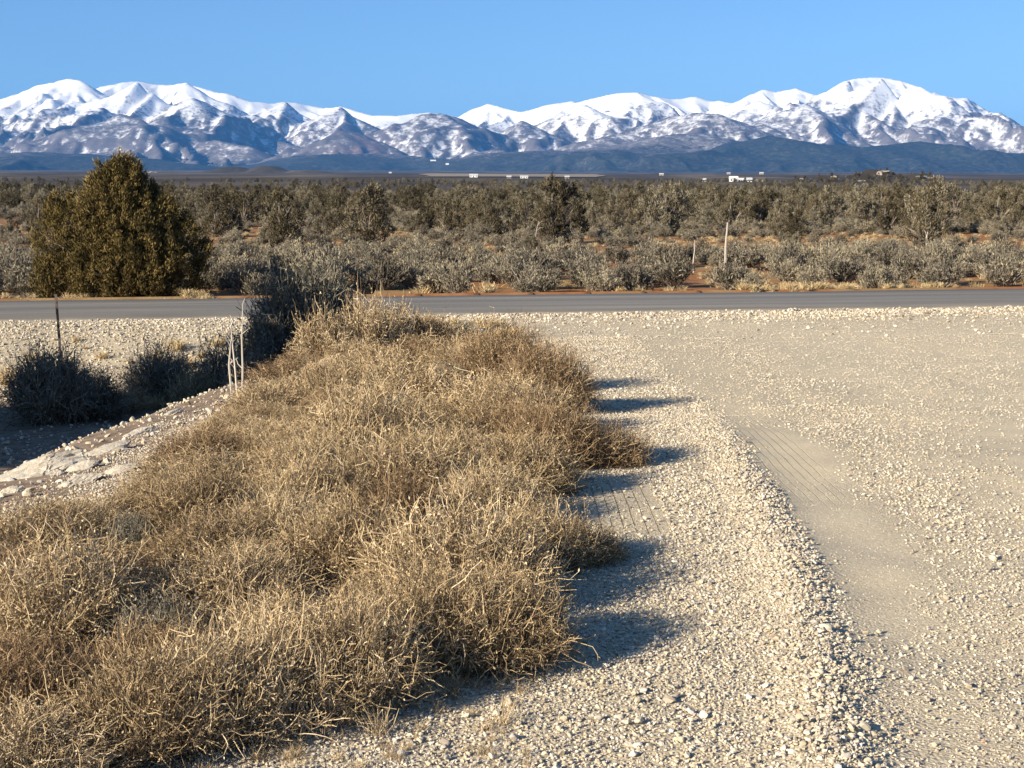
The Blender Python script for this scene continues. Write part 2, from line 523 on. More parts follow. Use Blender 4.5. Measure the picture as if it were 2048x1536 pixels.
# ------------------------------------------------------------------ the ground sheet
def axis(segs):
    out = [segs[0][0]]
    for a, b, st, ratio in segs:
        p = out[-1]
        s = st
        while p < b - 1e-6:
            p = min(b, p + s)
            out.append(p)
            s *= ratio
    return np.array(out)
xp = axis([(0, 5.0, 0.07, 1), (5.0, 14, 0.16, 1.012), (14, 200, 0.6, 1.09), (200, 40000, 18, 1.12)])
xs = np.concatenate([-xp[:0:-1], xp])
ys = axis([(-12, 3.4, 0.6, 1), (3.4, 13, 0.07, 1.003), (13, 36, 0.12, 1.006), (36, 120, 0.5, 1.02), (120, 40000, 2.5, 1.05)])
ys = np.concatenate([[-30000, -9000, -2000, -400, -100, -40], ys])
GX, GY = np.meshgrid(xs, ys)
GZ = H(GX, GY)
ny, nx = GX.shape
vi = np.arange(nx * ny).reshape(ny, nx)
gf = np.stack([vi[:-1, :-1], vi[:-1, 1:], vi[1:, 1:], vi[1:, :-1]], -1).reshape(-1, 4)
gs = road_s(GX, GY)
gxe = np.interp(GY, EDGE_Y, EDGE_X)
rough_n = fbm(GX * 0.9, GY * 0.9, 51, 4)
a_red = smooth(-0.4, 0.4, gs)
grav_dr = smooth(0.9, 2.3, GX - gxe + 0.8 * rough_n)
grav_sh = smooth(-8.2, -6.4, gs + 0.8 * rough_n)
a_grav = np.clip(grav_dr + grav_sh, 0, 1)
rdx, rdy, _ = ground_at(360, 1515)
a_red = np.clip(a_red + 0.8 * np.exp(-(((GX - rdx) / 0.22) ** 2 + ((GY - rdy) / 0.16) ** 2)), 0, 1)
a_far = smooth(90, 260, GY) * smooth(5, 6, gs) 
grx = np.interp(GY, RID_Y, RID_X)
pk1 = np.exp(-((GX - grx - 0.40) / 0.26) ** 2) * smooth(14.5, 11, GY) * smooth(5.0, 7.0, GY)
pk2 = smooth(0.55, 1.9, GX - grx - 0.25 * GY * 0.1 + 0.5 * fbm(GX * 0.5, GY * 0.35, 61, 3))
a_pack = np.clip(pk1 + 0.9 * pk2, 0, 1) * smooth(27, 22, GY)
tx0, ty0, _ = ground_at(1215, 1065); tx1, ty1, _ = ground_at(1215, 975)
a_tread = smooth(ty0 - 0.1, ty0 + 0.1, GY) * smooth(ty1 + 0.1, ty1 - 0.1, GY) * smooth(tx0 - 0.06, tx0, GX) * smooth(tx0 + 0.34, tx0 + 0.26, GX)
a_tread = np.clip(a_tread + 0.30 * smooth(8.3, 9.3, GY) * smooth(13.0, 11.5, GY) * smooth(0.14, 0.2, GX - grx) * smooth(0.56, 0.48, GX - grx), 0, 1)
fl = lambda a: ('FLOAT', np.ascontiguousarray(a, dtype=np.float32))
g_me = mesh_np('ground', np.stack([GX, GY, GZ], -1), gf, [M_GROUND], {'gravel': fl(a_grav), 'red': fl(a_red), 'far': fl(a_far), 'packed': fl(a_pack), 'tread': fl(a_tread)}, True)
ground = obj('ground', g_me)
tag(ground, 'pale gravel ground giving way to red desert soil', kind='structure')

# ------------------------------------------------------------------ the road
def build_road():
    n = 400
    tt = np.concatenate([np.linspace(-60, 60, n), [90, 150, 300, 600]])
    tt = np.concatenate([[-600, -300, -150, -90], tt])
    prof = [(-ROAD_HW - 0.12, -0.10), (-ROAD_HW, 0.0), (-1.4, 0.03), (0, 0.045), (1.4, 0.03), (ROAD_HW, 0.0), (ROAD_HW + 0.12, -0.10)]
    V = []
    for t in tt:
        wob = 0.30 * float(fbm(np.array(t * 0.5), np.array(1.3), 71, 4))
        wob2 = 0.18 * float(fbm(np.array(t * 0.35), np.array(7.3), 72, 3))
        for o, z in prof:
            oo = o + (wob if o < -2 else wob2 if o > 2 else 0)
            V.append((t, oo, z))
    k = len(prof)
    F = [(i * k + j, (i + 1) * k + j, (i + 1) * k + j + 1, i * k + j + 1) for i in range(len(tt) - 1) for j in range(k - 1)]
    o = obj('road', mesh_np('road', V, F, [M_ASPHALT], None, True), None, (0, ROAD_Y, -0.47))
    o.rotation_euler = (0, 0, ROAD_A)
    tag(o, 'worn grey asphalt road crossing behind the brush', kind='structure')
build_road()

# ------------------------------------------------------------------ the mountains
MTN = {}
def mount_h(x, y):
    """height of the mountain sheet at a plan position"""
    i = int(np.clip(np.searchsorted(MTN['y'], y), 1, len(MTN['y']) - 1)); j = int(np.clip(np.searchsorted(MTN['x'], x), 1, len(MTN['x']) - 1))
    return float(MTN['Z'][i, j]) if MTN['y'][0] < y < MTN['y'][-1] else -1e9
def mount_dist(px, py):
    for d in np.arange(10600, 20000, 20.0):
        x, y, z = pix(px, py, d)
        if z <= mount_h(float(x), float(d)):
            return float(d)
    return 9500.0

def build_mountains():
    ridges = [
        # (distance, steepness, crest as picture positions)
        (19500, 0.46, [(-420, 300), (-250, 262), (-120, 226), (-40, 207), (10, 195), (45, 182), (72, 171), (106, 165), (140, 155), (166, 163), (188, 180), (215, 200), (245, 222), (290, 250)]),
        (21500, 0.44, [(160, 190), (200, 174), (240, 166), (276, 162), (310, 168), (345, 169), (372, 163), (402, 175), (450, 187), (500, 203), (540, 207), (572, 203), (610, 210), (645, 217), (682, 212), (712, 221), (745, 230), (795, 233), (860, 225), (905, 231), (950, 236)]),
        (18000, 0.42, [(276, 162), (300, 190), (320, 225)]),
        (19000, 0.45, [(372, 163), (352, 195), (330, 228)]),
        (17000, 0.46, [(290, 250), (335, 216), (385, 196), (415, 204), (450, 226), (500, 254), (555, 280), (620, 300)]),
        (16000, 0.40, [(100, 300), (160, 272), (205, 246), (240, 228), (275, 238), (310, 262), (335, 290)]),
        (15500, 0.36, [(330, 316), (380, 285), (430, 280), (500, 292), (560, 318)]),
        (16500, 0.40, [(-200, 270), (-60, 262), (60, 262), (105, 255), (140, 275), (170, 300)]),
        (18500, 0.42, [(572, 203), (600, 226), (640, 250), (690, 272)]),
        (18500, 0.42, [(682, 212), (705, 232), (745, 252), (790, 272)]),
        (19500, 0.42, [(480, 225), (530, 230), (560, 255), (580, 285)]),
        (15000, 0.42, [(620, 300), (650, 276), (680, 262), (720, 266), (770, 286), (810, 312)]),
        (16500, 0.42, [(770, 272), (810, 246), (845, 228), (880, 226), (920, 236), (960, 256), (1005, 285)]),
        (21000, 0.44, [(920, 236), (945, 216), (975, 208), (1005, 214), (1042, 223), (1080, 213), (1112, 206), (1145, 203)]),
        (17000, 0.45, [(985, 282), (1015, 254), (1045, 238), (1068, 248), (1100, 274)]),
        (17500, 0.46, [(1075, 262), (1110, 234), (1148, 212), (1172, 210), (1205, 232), (1250, 262)]),
        (20500, 0.46, [(1120, 212), (1160, 203), (1200, 191), (1240, 185), (1276, 183), (1308, 191), (1345, 196), (1385, 194), (1420, 201), (1440, 200), (1470, 207), (1500, 212)]),
        (18500, 0.44, [(1276, 183), (1290, 210), (1320, 240)]),
        (15000, 0.34, [(1130, 290), (1210, 274), (1280, 254), (1340, 234), (1390, 226), (1440, 230), (1490, 248), (1550, 272)]),
        (20500, 0.46, [(1430, 215), (1470, 204), (1500, 190), (1528, 179), (1552, 185), (1592, 177), (1618, 186), (1650, 195)]),
        (18500, 0.42, [(1440, 240), (1490, 212), (1520, 202), (1560, 215)]),
        (18800, 0.44, [(1590, 215), (1630, 197), (1655, 181), (1682, 166), (1716, 157), (1765, 154), (1802, 162), (1840, 173), (1880, 197), (1925, 219), (1975, 244), (2030, 269), (2100, 292), (2250, 312)]),
        (16500, 0.38, [(1450, 275), (1500, 246), (1560, 222), (1612, 210), (1650, 226), (1710, 242), (1800, 256), (1900, 272), (2010, 285)]),
        (17300, 0.45, [(1765, 154), (1800, 205), (1850, 245)]),
        (17300, 0.45, [(1840, 173), (1890, 225), (1940, 258)]),
        (17600, 0.45, [(1700, 160), (1715, 205), (1740, 240)]),
        # forested foothills
        (13000, 0.16, [(1180, 325), (1300, 312), (1400, 302), (1480, 293), (1540, 270), (1575, 276), (1620, 292), (1690, 302), (1740, 292), (1790, 288), (1840, 280), (1900, 295), (1970, 304), (2100, 308), (2400, 316)]),
        (14000, 0.20, [(900, 318), (980, 306), (1060, 300), (1140, 302), (1230, 290), (1330, 272), (1400, 266), (1440, 286), (1500, 304)]),
        (13500, 0.12, [(-400, 318), (-100, 308), (60, 304), (180, 308), (330, 320)]),
        (14500, 0.22, [(540, 320), (640, 308), (760, 306), (830, 312), (900, 318)]),
    ]
    x = np.linspace(-9000, 9000, 640)
    y = np.concatenate([np.linspace(10500, 21800, 330), np.linspace(21900, 25500, 24)])
    X, Y = np.meshgrid(x, y)
    # warp the plan so that spurs and gullies wander
    wx = X + 330 * fbm(X / 1300, Y / 1300, 81, 4); wy = Y + 330 * fbm(X / 1300 + 9, Y / 1300, 83, 4)
    base = H(X, Y, False)
    Z = np.full_like(X, -1e9)
    who = np.zeros_like(X, dtype=int)
    gul = ridged(wx / 700, wy / 1200, 91, 5)
    for ri, (D, k, pts) in enumerate(ridges):
        px = np.array([p[0] for p in pts], float); py = np.array([p[1] for p in pts], float)
        cx, cy, cz = pix(px, py, np.full(len(pts), float(D)))
        cy = cy + 250 * np.sin(px * 0.021 + ri)
        cx, _, cz = pix(px, py, cy)
        best = np.full_like(X, -1e9)
        for i in range(len(pts) - 1):
            ax, ay, az = cx[i], cy[i], cz[i]
            dx, dy, dz = cx[i + 1] - ax, cy[i + 1] - ay, cz[i + 1] - az
            L2 = dx * dx + dy * dy
            t = np.clip(((X - ax) * dx + (Y - ay) * dy) / L2, 0, 1)
            # distance with warped plan away from the crest keeps the skyline in place
            d0 = np.hypot(X - ax - t * dx, Y - ay - t * dy)
            d1 = np.hypot(wx - ax - t * dx, wy - ay - t * dy)
            w = smooth(0, 700, d0)
            d = d0 * (1 - w) + d1 * w
            fall = 1.3 * k * d * (1 + 1.1 * (0.60 - gul) * smooth(40, 500, d))
            fall = np.where(fall > 420, 420 + (fall - 420) * 0.62, fall)
            best = np.maximum(best, az + t * dz - fall)
        upd = best > Z
        Z = np.where(upd, best, Z); who = np.where(upd, ri, who)
    # spurs run down from every crest and split the faces into gullies
    srng = np.random.default_rng(404)
    dxg = x[1] - x[0]
    def lay(ax, ay, az, ex, ey, ez, side):
        reach = 900.0
        j0, j1 = np.searchsorted(x, [min(ax, ex) - reach, max(ax, ex) + reach])
        i0, i1 = np.searchsorted(y, [min(ay, ey) - reach, max(ay, ey) + reach])
        if j1 <= j0 or i1 <= i0:
            return
        sx = X[i0:i1, j0:j1] * 0.55 + wx[i0:i1, j0:j1] * 0.45; sy = Y[i0:i1, j0:j1] * 0.55 + wy[i0:i1, j0:j1] * 0.45
        dx, dy = ex - ax, ey - ay
        t = np.clip(((sx - ax) * dx + (sy - ay) * dy) / (dx * dx + dy * dy), 0, 1)
        d = np.hypot(sx - ax - t * dx, sy - ay - t * dy)
        v = az + t * (ez - az) - side * d
        Z[i0:i1, j0:j1] = np.maximum(Z[i0:i1, j0:j1], v)
    for ri, (D, k, pts) in enumerate(ridges[:-4]):
        px = np.array([p[0] for p in pts], float); py = np.array([p[1] for p in pts], float)
        cy = np.full(len(pts), float(D)) + 250 * np.sin(px * 0.021 + ri)
        cx, _, cz = pix(px, py, cy)
        seg = np.concatenate([[0], np.cumsum(np.hypot(np.diff(cx), np.diff(cy)))])
        for u in np.arange(120, seg[-1], 330):
            u = u + srng.uniform(-120, 120)
            ax, ay, az = (float(np.interp(u, seg, q)) for q in (cx, cy, cz))
            az -= 12
            ang = srng.normal(-math.pi / 2, 0.45)
            grade = srng.uniform(0.30, 0.48)
            for step in range(4):
                L = srng.uniform(320, 620)
                ex, ey = ax + math.cos(ang) * L, ay + math.sin(ang) * L
                ez = az - grade * L * (1 - 0.12 * step)
                lay(ax, ay, az, ex, ey, ez, srng.uniform(0.60, 0.85))
                if step in (1, 2):
                    a2 = ang + srng.choice([-1, 1]) * srng.uniform(0.6, 1.1)
                    lay(ex, ey, ez, ex + math.cos(a2) * L * 0.8, ey + math.sin(a2) * L * 0.8, ez - grade * L, srng.uniform(0.6, 0.9))
                ax, ay, az = ex, ey, ez
                ang += srng.normal(0, 0.25)
    Z = Z + (gul - 0.6) * 45 * smooth(80, 500, Z - base) + fbm(X / 200, Y / 200, 97, 4) * 10
    # shrink to the plain at the border of the sheet
    fade = smooth(10500, 11500, Y)
    Z = base + np.maximum(Z - base, -6) * fade
    Z = np.where(Z < base + 2, base - 6, Z)
    # where snow, forest and red rock lie
    n = fbm(X / 900, Y / 900, 101, 4)
    gy, gx = np.gradient(Z, y, x)
    slope = np.hypot(gx, gy)
    aspect = np.clip(gx * 0.6 - gy * 0.2, -0.5, 0.5)          # leeward faces keep scrub
    snow = 0.42 + np.where(Z < 820, (Z - 820) / 1300, (Z - 820) / 620) + 0.25 * n - 0.35 * np.clip(-gx - 0.15, 0, 0.6)
    lap = np.gradient(gx, x, axis=1) + np.gradient(gy, y, axis=0)
    curv = np.clip(lap / (np.std(lap) + 1e-9), -2, 2)
    snow = np.minimum(snow, 1.02 + 0.12 * n) + 0.20 * curv
    foot = who >= len(ridges) - 4
    forest = np.where(who == len(ridges) - 4, 0.80 + 0.35 * n, np.where(foot, 0.34, 0.0)) + smooth(520, 300, Z + 120 * n) * 0.45
    forest = np.where((np.abs(slope) > 0.30) & (gx < -0.25) & (Z < 1150), forest + 0.25, forest)
    jx, jy, _ = pix(715, 285, 15000.)
    redrock = np.exp(-(((X - jx) / 260) ** 2 + ((Y - jy + 250) / 420) ** 2)) * smooth(0.15, 0.4, slope) * smooth(0.1, 0.5, n + 0.4) * 0.55
    nyy, nxx = X.shape
    vi = np.arange(nxx * nyy).reshape(nyy, nxx)
    F = np.stack([vi[:-1, :-1], vi[:-1, 1:], vi[1:, 1:], vi[1:, :-1]], -1).reshape(-1, 4)
    me = mesh_np('mountains', np.stack([X, Y, Z], -1), F, [M_MOUNTAIN], {'snow': fl(snow), 'forest': fl(forest), 'redrock': fl(redrock)}, True)
    o = obj('mountains', me)
    MTN.update(x=x, y=y, Z=Z)
    tag(o, 'snow-covered mountain range along the horizon', kind='structure')
build_mountains()

# ------------------------------------------------------------------ instanced masses
def scatter(name, pts, rot, scl, idx, sources, label, mat_slot=None):
    me = bpy.data.meshes.new(name)
    n = len(pts)
    me.vertices.add(n)
    me.vertices.foreach_set('co', np.asarray(pts, np.float32).ravel())
    for an, typ, arr in (('rot', 'FLOAT_VECTOR', rot), ('scl', 'FLOAT_VECTOR', scl), ('pick', 'INT', idx)):
        a = me.attributes.new(an, typ, 'POINT')
        a.data.foreach_set('vector' if typ == 'FLOAT_VECTOR' else 'value', np.asarray(arr, np.int32 if typ == 'INT' else np.float32).ravel())
    o = obj(name, me)
    tag(o, label, kind='stuff')
    ng = bpy.data.node_groups.new(name, 'GeometryNodeTree')
    ng.interface.new_socket('Geometry', in_out='INPUT', socket_type='NodeSocketGeometry')
    ng.interface.new_socket('Geometry', in_out='OUTPUT', socket_type='NodeSocketGeometry')
    N = ng.nodes; L = ng.links
    gi = N.new('NodeGroupInput'); go = N.new('NodeGroupOutput')
    iop = N.new('GeometryNodeInstanceOnPoints')
    jn = N.new('GeometryNodeJoinGeometry')
    for s in sources:
        oi = N.new('GeometryNodeObjectInfo')
        oi.transform_space = 'ORIGINAL'
        oi.inputs['Object'].default_value = s
        oi.inputs['As Instance'].default_value = True
        L.new(oi.outputs['Geometry'], jn.inputs[0])
    def at(nm, dt):
        nd = N.new('GeometryNodeInputNamedAttribute')
        nd.data_type = dt
        nd.inputs['Name'].default_value = nm
        return nd.outputs[0]
    L.new(gi.outputs[0], iop.inputs['Points'])
    L.new(jn.outputs[0], iop.inputs['Instance'])
    iop.inputs['Pick Instance'].default_value = True
    L.new(at('pick', 'INT'), iop.inputs['Instance Index'])
    L.new(at('rot', 'FLOAT_VECTOR'), iop.inputs['Rotation'])
    L.new(at('scl', 'FLOAT_VECTOR'), iop.inputs['Scale'])
    L.new(iop.outputs[0], go.inputs[0])
    o.modifiers.new('scatter', 'NODES').node_group = ng
    return o

# ------------------------------------------------------------------ rocks and gravel
def rock_mesh(name, seed, sub=2, cuts=9, mat=None, flat=1.0):
    import bmesh
    rng = np.random.default_rng(seed)
    bm = bmesh.new()
    bmesh.ops.create_icosphere(bm, subdivisions=sub, radius=1.0)
    V = np.array([v.co[:] for v in bm.verts])
    for i in range(cuts):
        n = norm(rng.normal(size=3))
        d = rng.uniform(0.45, 0.85)
        h = V @ n
        V = V - np.outer(np.maximum(h - d, 0), n)
    V = V * np.array([rng.uniform(0.8, 1.15), rng.uniform(0.7, 1.0), rng.uniform(0.55, 0.8) * flat])
    V = V + rng.normal(size=V.shape) * 0.025
    for v, c in zip(bm.verts, V):
        v.co = c
    me = bpy.data.meshes.new(name)
    bm.to_mesh(me); bm.free()
    me.materials.append(mat)
    return me

rng = np.random.default_rng(7)
# single stones that stand out on the gravel and on the bank
stone_defs = [
    # picture position, size in metres (half length), flatness, label
    ((1340, 1405), 0.030, 'pale stone lying alone on the left lane of loose gravel'),
    ((1650, 1258), 0.028, 'white stone just right of the ridge of piled gravel'),
    ((1500, 612 + 20), 0.10, 'white stone at the near edge of the asphalt road'),
    ((1725, 1460), 0.032, 'round white stone at the foot of the gravel ridge near the bottom'),
    ((1985, 1120), 0.028, 'small pale stone on the smooth packed lane at the right'),
    ((1590, 622), 0.07, 'pale stone on the road shoulder beside the asphalt'),
]
STONES = []
for i, (p, r, lab) in enumerate(stone_defs):
    x, y, z = ground_at(*p)
    o = obj('stone', rock_mesh('stone', 100 + i, 2, 8, M_GRAVEL), None, (x, y, z + r * 0.35))
    o.scale = (r, r, r)
    o.rotation_euler = (0, 0, rng.uniform(0, 6.28))
    tag(o, lab, 'stone', 'stones on the gravel')
    STONES.append(o)

bank_defs = [
    ((88, 948), (0.46, 0.20, 0.13), 0.5, 'largest long white boulder half buried at the left end of the bank'),
    ((170, 938), (0.15, 0.085, 0.06), 0.3, 'flat white rock right of the long boulder on the bank'),
    ((160, 966), (0.22, 0.10, 0.08), 0.4, 'cream rock below the flat white rock on the bank'),
    ((112, 950), (0.08, 0.06, 0.05), 1.0, 'small cream rock between the long boulder and the brush'),
    ((225, 896), (0.045, 0.04, 0.04), 0.7, 'small round white rock higher up the lit bank'),
    ((248, 902), (0.05, 0.04, 0.035), 1.7, 'pale rock beside the round white rock on the bank'),
    ((318, 850), (0.04, 0.035, 0.03), 0.1, 'little white rock near the top of the lit bank'),
    ((216, 925), (0.06, 0.04, 0.035), 2.1, 'pale pebble-like rock at the edge of the dry brush'),
    ((205, 905), (0.20, 0.09, 0.05), 0.6, 'broad flat slab in the middle of the lit bank'),
    ((280, 868), (0.17, 0.08, 0.045), 0.7, 'flat pale slab on the upper half of the lit bank'),
    ((235, 945), (0.13, 0.07, 0.045), 0.2, 'pale slab half hidden by the dry brush on the bank'),
    ((345, 828), (0.14, 0.06, 0.04), 0.8, 'thin pale slab near the bleached stalks on the bank'),
    ((25, 985), (0.10, 0.06, 0.05), 0.2, 'white rock at the left picture edge below the long boulder'),
    ((118, 775), (0.09, 0.07, 0.06), 0.9, 'grey rock in the shaded ditch under the dark weeds'),
    ((200, 745), (0.07, 0.06, 0.05), 0.9, 'small grey rock in the shaded ditch beside the dry tuft'),
]
for i, (p, sz, rz, lab) in enumerate(bank_defs):
    x, y, z = ground_at(*p)
    me = rock_mesh('rock', 200 + i, 4, 6, M_ROCK)
    co = np.array([v.co[:] for v in me.vertices])
    co = co * (1 + 0.10 * fbm(co[:, 0] * 2.1 + i, co[:, 1] * 2.1 + co[:, 2], 210 + i, 4)[:, None])
    co[:, 2] += 0.05 * np.sin(co[:, 0] * 7 + 3 * co[:, 1])
    me.vertices.foreach_set('co', co.astype(np.float32).ravel())
    o = obj('rock', me, None, (x, y, z + sz[2] * 0.12))
    o.scale = sz
    o.rotation_euler = (0.1, -0.25, rz)
    tag(o, lab, 'rock', 'rocks on the bank')

RX_SIDE = ([3, 13, 16, 18, 20, 23, 30], [0.0, 0.25, 0.05, -0.3, -0.9, -1.6, -1.8])
def scatter_gravel():
    rng = np.random.default_rng(12)
    P = []; S = []
    def zone(n, x0, x1, y0, y1, dens, r0, r1, pile=0.9):
        x = rng.uniform(x0, x1, n); y = rng.uniform(y0, y1, n)
        keep = rng.random(n) < dens(x, y)
        x, y = x[keep], y[keep]
        r = r0 + (r1 - r0) * rng.random(len(x)) ** 2.2
        P.append(np.stack([x, y, H(x, y) + r * (0.1 + pile * rng.random(len(x)) ** 2)], -1)); S.append(r)
    def vis(x, y):
        return (np.abs(x) < 0.42 * y + 0.9)
    def dens(x, y):
        s = road_s(x, y)
        xe = np.interp(y, EDGE_Y, EDGE_X); rx = np.interp(y, RID_Y, RID_X)
        d = 0.85 * smooth(0.25, -0.05, x - rx) + 0.05 + 0.16 * smooth(0.35, 0.75, vnoise(x * 2.2, y * 1.1, 8)) * smooth(3.2, 0.8, x - rx)
        d = d + 0.9 * np.exp(-((x - rx) / 0.13) ** 2) * smooth(14, 10, y)
        d = d - 0.5 * np.exp(-((x - rx - 0.36) / 0.26) ** 2) * smooth(14, 11, y) * smooth(6.2, 8.2, y + 2.0 * vnoise(x * 1.5, y * 0.9, 6))
        d = d + 0.26 * np.exp(-((x - rx - 0.85 - 0.02 * y) / 0.34) ** 2)
        d = d * (0.55 + 0.9 * vnoise(x * 1.3, y * 0.8, 3))
        d = np.where(x < xe + 1.2, d * smooth(0.0, 1.2, x - xe) * 0.6 + 0.05, d)
        d = np.where((x > tx0 - 0.05) & (x < tx0 + 0.33) & (y > ty0 - 0.1) & (y < ty1 + 0.1), d * 0.12, d)
        return np.where(vis(x, y) & (s < -2.9), d, 0)
    zone(235000, -2.9, 3.9, 3.6, 7.5, dens, 0.0028, 0.0092)
    zone(7000, -2.9, 3.9, 3.6, 9.5, dens, 0.010, 0.018)
    zone(34000, 0.6, 2.1, 3.6, 11.0, lambda x, y: np.exp(-((x - np.interp(y, RID_Y, RID_X)) / 0.11) ** 2) * (0.3 + 0.7 * vnoise(x * 3, y * 1.5, 44)), 0.005, 0.0145, 2.0)
    zone(170000, -3.2, 5.6, 7.5, 13.0, dens, 0.004, 0.0125)
    zone(100000, -6, 9.5, 13.0, 22.0, lambda x, y: dens(x, y) * 0.9 * (road_s(x, y) < -3), 0.006, 0.017)
    zone(34000, -11, 12, 21.0, 32.5, lambda x, y: np.where((road_s(x, y) > -9) & (road_s(x, y) < -2.85), 0.08 + 0.9 * smooth(-6.8, -3.0, road_s(x, y) + 1.2 * vnoise(x * 0.6, y * 0.6, 25)) ** 1.5, 0.05) * vis(x, y), 0.014, 0.042)
    # chips on the packed lane
    zone(80000, 0.9, 4.2, 3.7, 9.5, lambda x, y: vis(x, y) * (0.25 + 0.6 * vnoise(x * 1.7, y * 1.1, 14)), 0.0016, 0.0048, 0.2)
    zone(120000, -2, 12.5, 11.5, 30.5, lambda x, y: vis(x, y) * np.where((road_s(x, y) < -2.9) & (x > np.interp(y, *RX_SIDE)), 0.35 + 0.6 * vnoise(x * 0.8, y * 0.5, 24), 0), 0.0045, 0.012, 0.4)
    zone(30000, -11, 0, 20.5, 30.0, lambda x, y: np.where((road_s(x, y) > -8.6) & (road_s(x, y) < -2.9) & (x < -1.5), 0.9, 0) * vis(x, y), 0.010, 0.028)
    # larger stones of the bank
    def bank(x, y):
        xe = np.interp(y, EDGE_Y, EDGE_X)
        return np.where((x < xe + 0.8) & (x > xe - 3.5) & (road_s(x, y) < -8), 0.25, 0.0) * vis(x, y)
    zone(15000, -7, -1.5, 8, 20, bank, 0.006, 0.036)
    P = np.concatenate(P); S = np.concatenate(S)
    n = len(P)
    rot = rng.uniform(0, 6.28, (n, 3)) * np.array([0.12, 0.12, 1.0])
    scl = S[:, None] * rng.uniform(0.8, 1.2, (n, 3))
    scatter('gravel', P, rot, scl, rng.integers(0, len(STONES), n), STONES, 'loose crushed limestone gravel over the drive and shoulder')
    print('gravel', n)
scatter_gravel()

# ------------------------------------------------------------------ dry twiggy brush
def wiggly(base, direc, length, k, rng, curl=0.3, lift=0.0):
    """n wandering paths of k points"""
    n = len(base)
    P = np.empty((n, k, 3)); P[:, 0] = base
    d = norm(direc)
    L = np.broadcast_to(np.asarray(length, float), (n,))[:, None] / (k - 1)
    for i in range(1, k):
        d = norm(d + rng.normal(size=(n, 3)) * curl + np.array([0, 0, lift]))
        P[:, i] = P[:, i - 1] + d * L
    return P

def brush_meshes(seed, R, Hh, n_stem, n_twig, n_bit, lean=(0, 0), spread=1.0, w=1.0):
    rng = np.random.default_rng(seed)
    st = MB(); fo = MB()
    a = rng.uniform(0, 2 * math.pi, n_stem)
    q = rng.random(n_stem) ** 0.55
    base = np.stack([np.cos(a), np.sin(a), np.zeros(n_stem)], -1) * (q * R * 0.38)[:, None]
    tilt = q * 1.25 * spread
    d = np.stack([np.cos(a) * np.sin(tilt) + lean[0], np.sin(a) * np.sin(tilt) + lean[1], np.cos(tilt) + 0.12], -1)
    d = norm(d)
    ell = 1.0 / np.sqrt((d[:, 0] / R) ** 2 + (d[:, 1] / R) ** 2 + (d[:, 2] / Hh) ** 2)
    ln = (ell - 0.38 * R * q * np.sin(tilt)) * rng.uniform(0.72, 1.12, n_stem)
    P = wiggly(base, d, ln, 7, rng, 0.165, 0.02)
    P[..., 2] = np.maximum(P[..., 2], 0.006)
    tint = rng.uniform(0.2, 0.8, n_stem)
    W = np.linspace(0.0026, 0.0011, 7)[None, :] * rng.uniform(0.7, 1.4, n_stem)[:, None] * w
    tubes(st, P, W, rng, 3, tint)
    # side twigs
    s = rng.integers(0, n_stem, n_twig)
    u = rng.uniform(1.6, 5.99, n_twig)
    i0 = u.astype(int); fr = (u - i0)[:, None]
    b = P[s, i0] * (1 - fr) + P[s, i0 + 1] * fr
    td = norm(P[s, i0 + 1] - P[s, i0]) + rng.normal(size=(n_twig, 3)) * 0.55
    T = wiggly(b, td, rng.uniform(0.06, 0.22, n_twig) * (R / 0.45) ** 0.5, 5, rng, 0.43, 0.05)
    T[..., 2] = np.maximum(T[..., 2], 0.004)
    tt = np.clip(tint[s] + rng.uniform(-0.25, 0.3, n_twig) + (u - 4) * 0.05, 0, 1)
    tubes(fo, T, np.linspace(0.0017, 0.0009, 5)[None, :] * rng.uniform(0.8, 1.5, n_twig)[:, None] * w, rng, 2, tt)
    # shrivelled leaves and seed heads
    s2 = rng.integers(0, n_twig, n_bit)
    i1 = rng.integers(1, 5, n_bit)
    b2 = T[s2, i1] + rng.normal(size=(n_bit, 3)) * 0.003
    leaves(fo, b2, rng.normal(size=(n_bit, 3)) + np.array([0, 0, 0.5]), rng.uniform(0.008, 0.022, n_bit) * w, rng.uniform(0.002, 0.0052, n_bit) * w, rng, np.clip(tt[s2] + rng.uniform(-0.15, 0.35, n_bit), 0, 1))
    return st, fo

def brush_kind(seed, R, Hh, n_stem, n_twig, n_bit, leaf_mat, stem_mat, **kw):
    st, fo = brush_meshes(seed, R, Hh, n_stem, n_twig, n_bit, **kw)
    return st.mesh('stem', stem_mat), fo.mesh('foliage', leaf_mat)

BRUSH = [brush_kind(300 + i, 0.46, 0.44, 600, 5000, 8000, M_BRUSH, M_BRUSH_STEM, spread=(1.0, 0.85, 1.1, 0.95, 1.2)[i], w=0.98) for i in range(5)]
FARBRUSH = [brush_kind(320 + i, 0.46, 0.44, 260, 1800, 2600, M_BRUSH, M_BRUSH_STEM, spread=(0.9, 1.1)[i], w=1.45) for i in range(2)]
SPRAWL = [brush_kind(340 + i, 0.46, 0.30, 380, 2600, 3000, M_BRUSH, M_BRUSH_STEM, spread=1.25, lean=(0.5, 0.05)) for i in range(2)]
GREY = [brush_kind(360 + i, 0.46, 0.46, 300, 2600, 4200, M_GREYBRUSH, M_GREYBRUSH, spread=1.0, w=1.5) for i in range(2)]

def recoloured(kind, mat):
    out = []
    for me in kind:
        c = me.copy(); c.name = me.name.split('.')[0]; c.materials[0] = mat; out.append(c)
    return tuple(out)
BROWN = [recoloured(BRUSH[i], M_BROWNBRUSH) for i in (0, 2, 3)]
FARBROWN = [recoloured(k, M_BROWNBRUSH) for k in FARBRUSH]
SPRAWLBROWN = recoloured(SPRAWL[1], M_BROWNBRUSH)

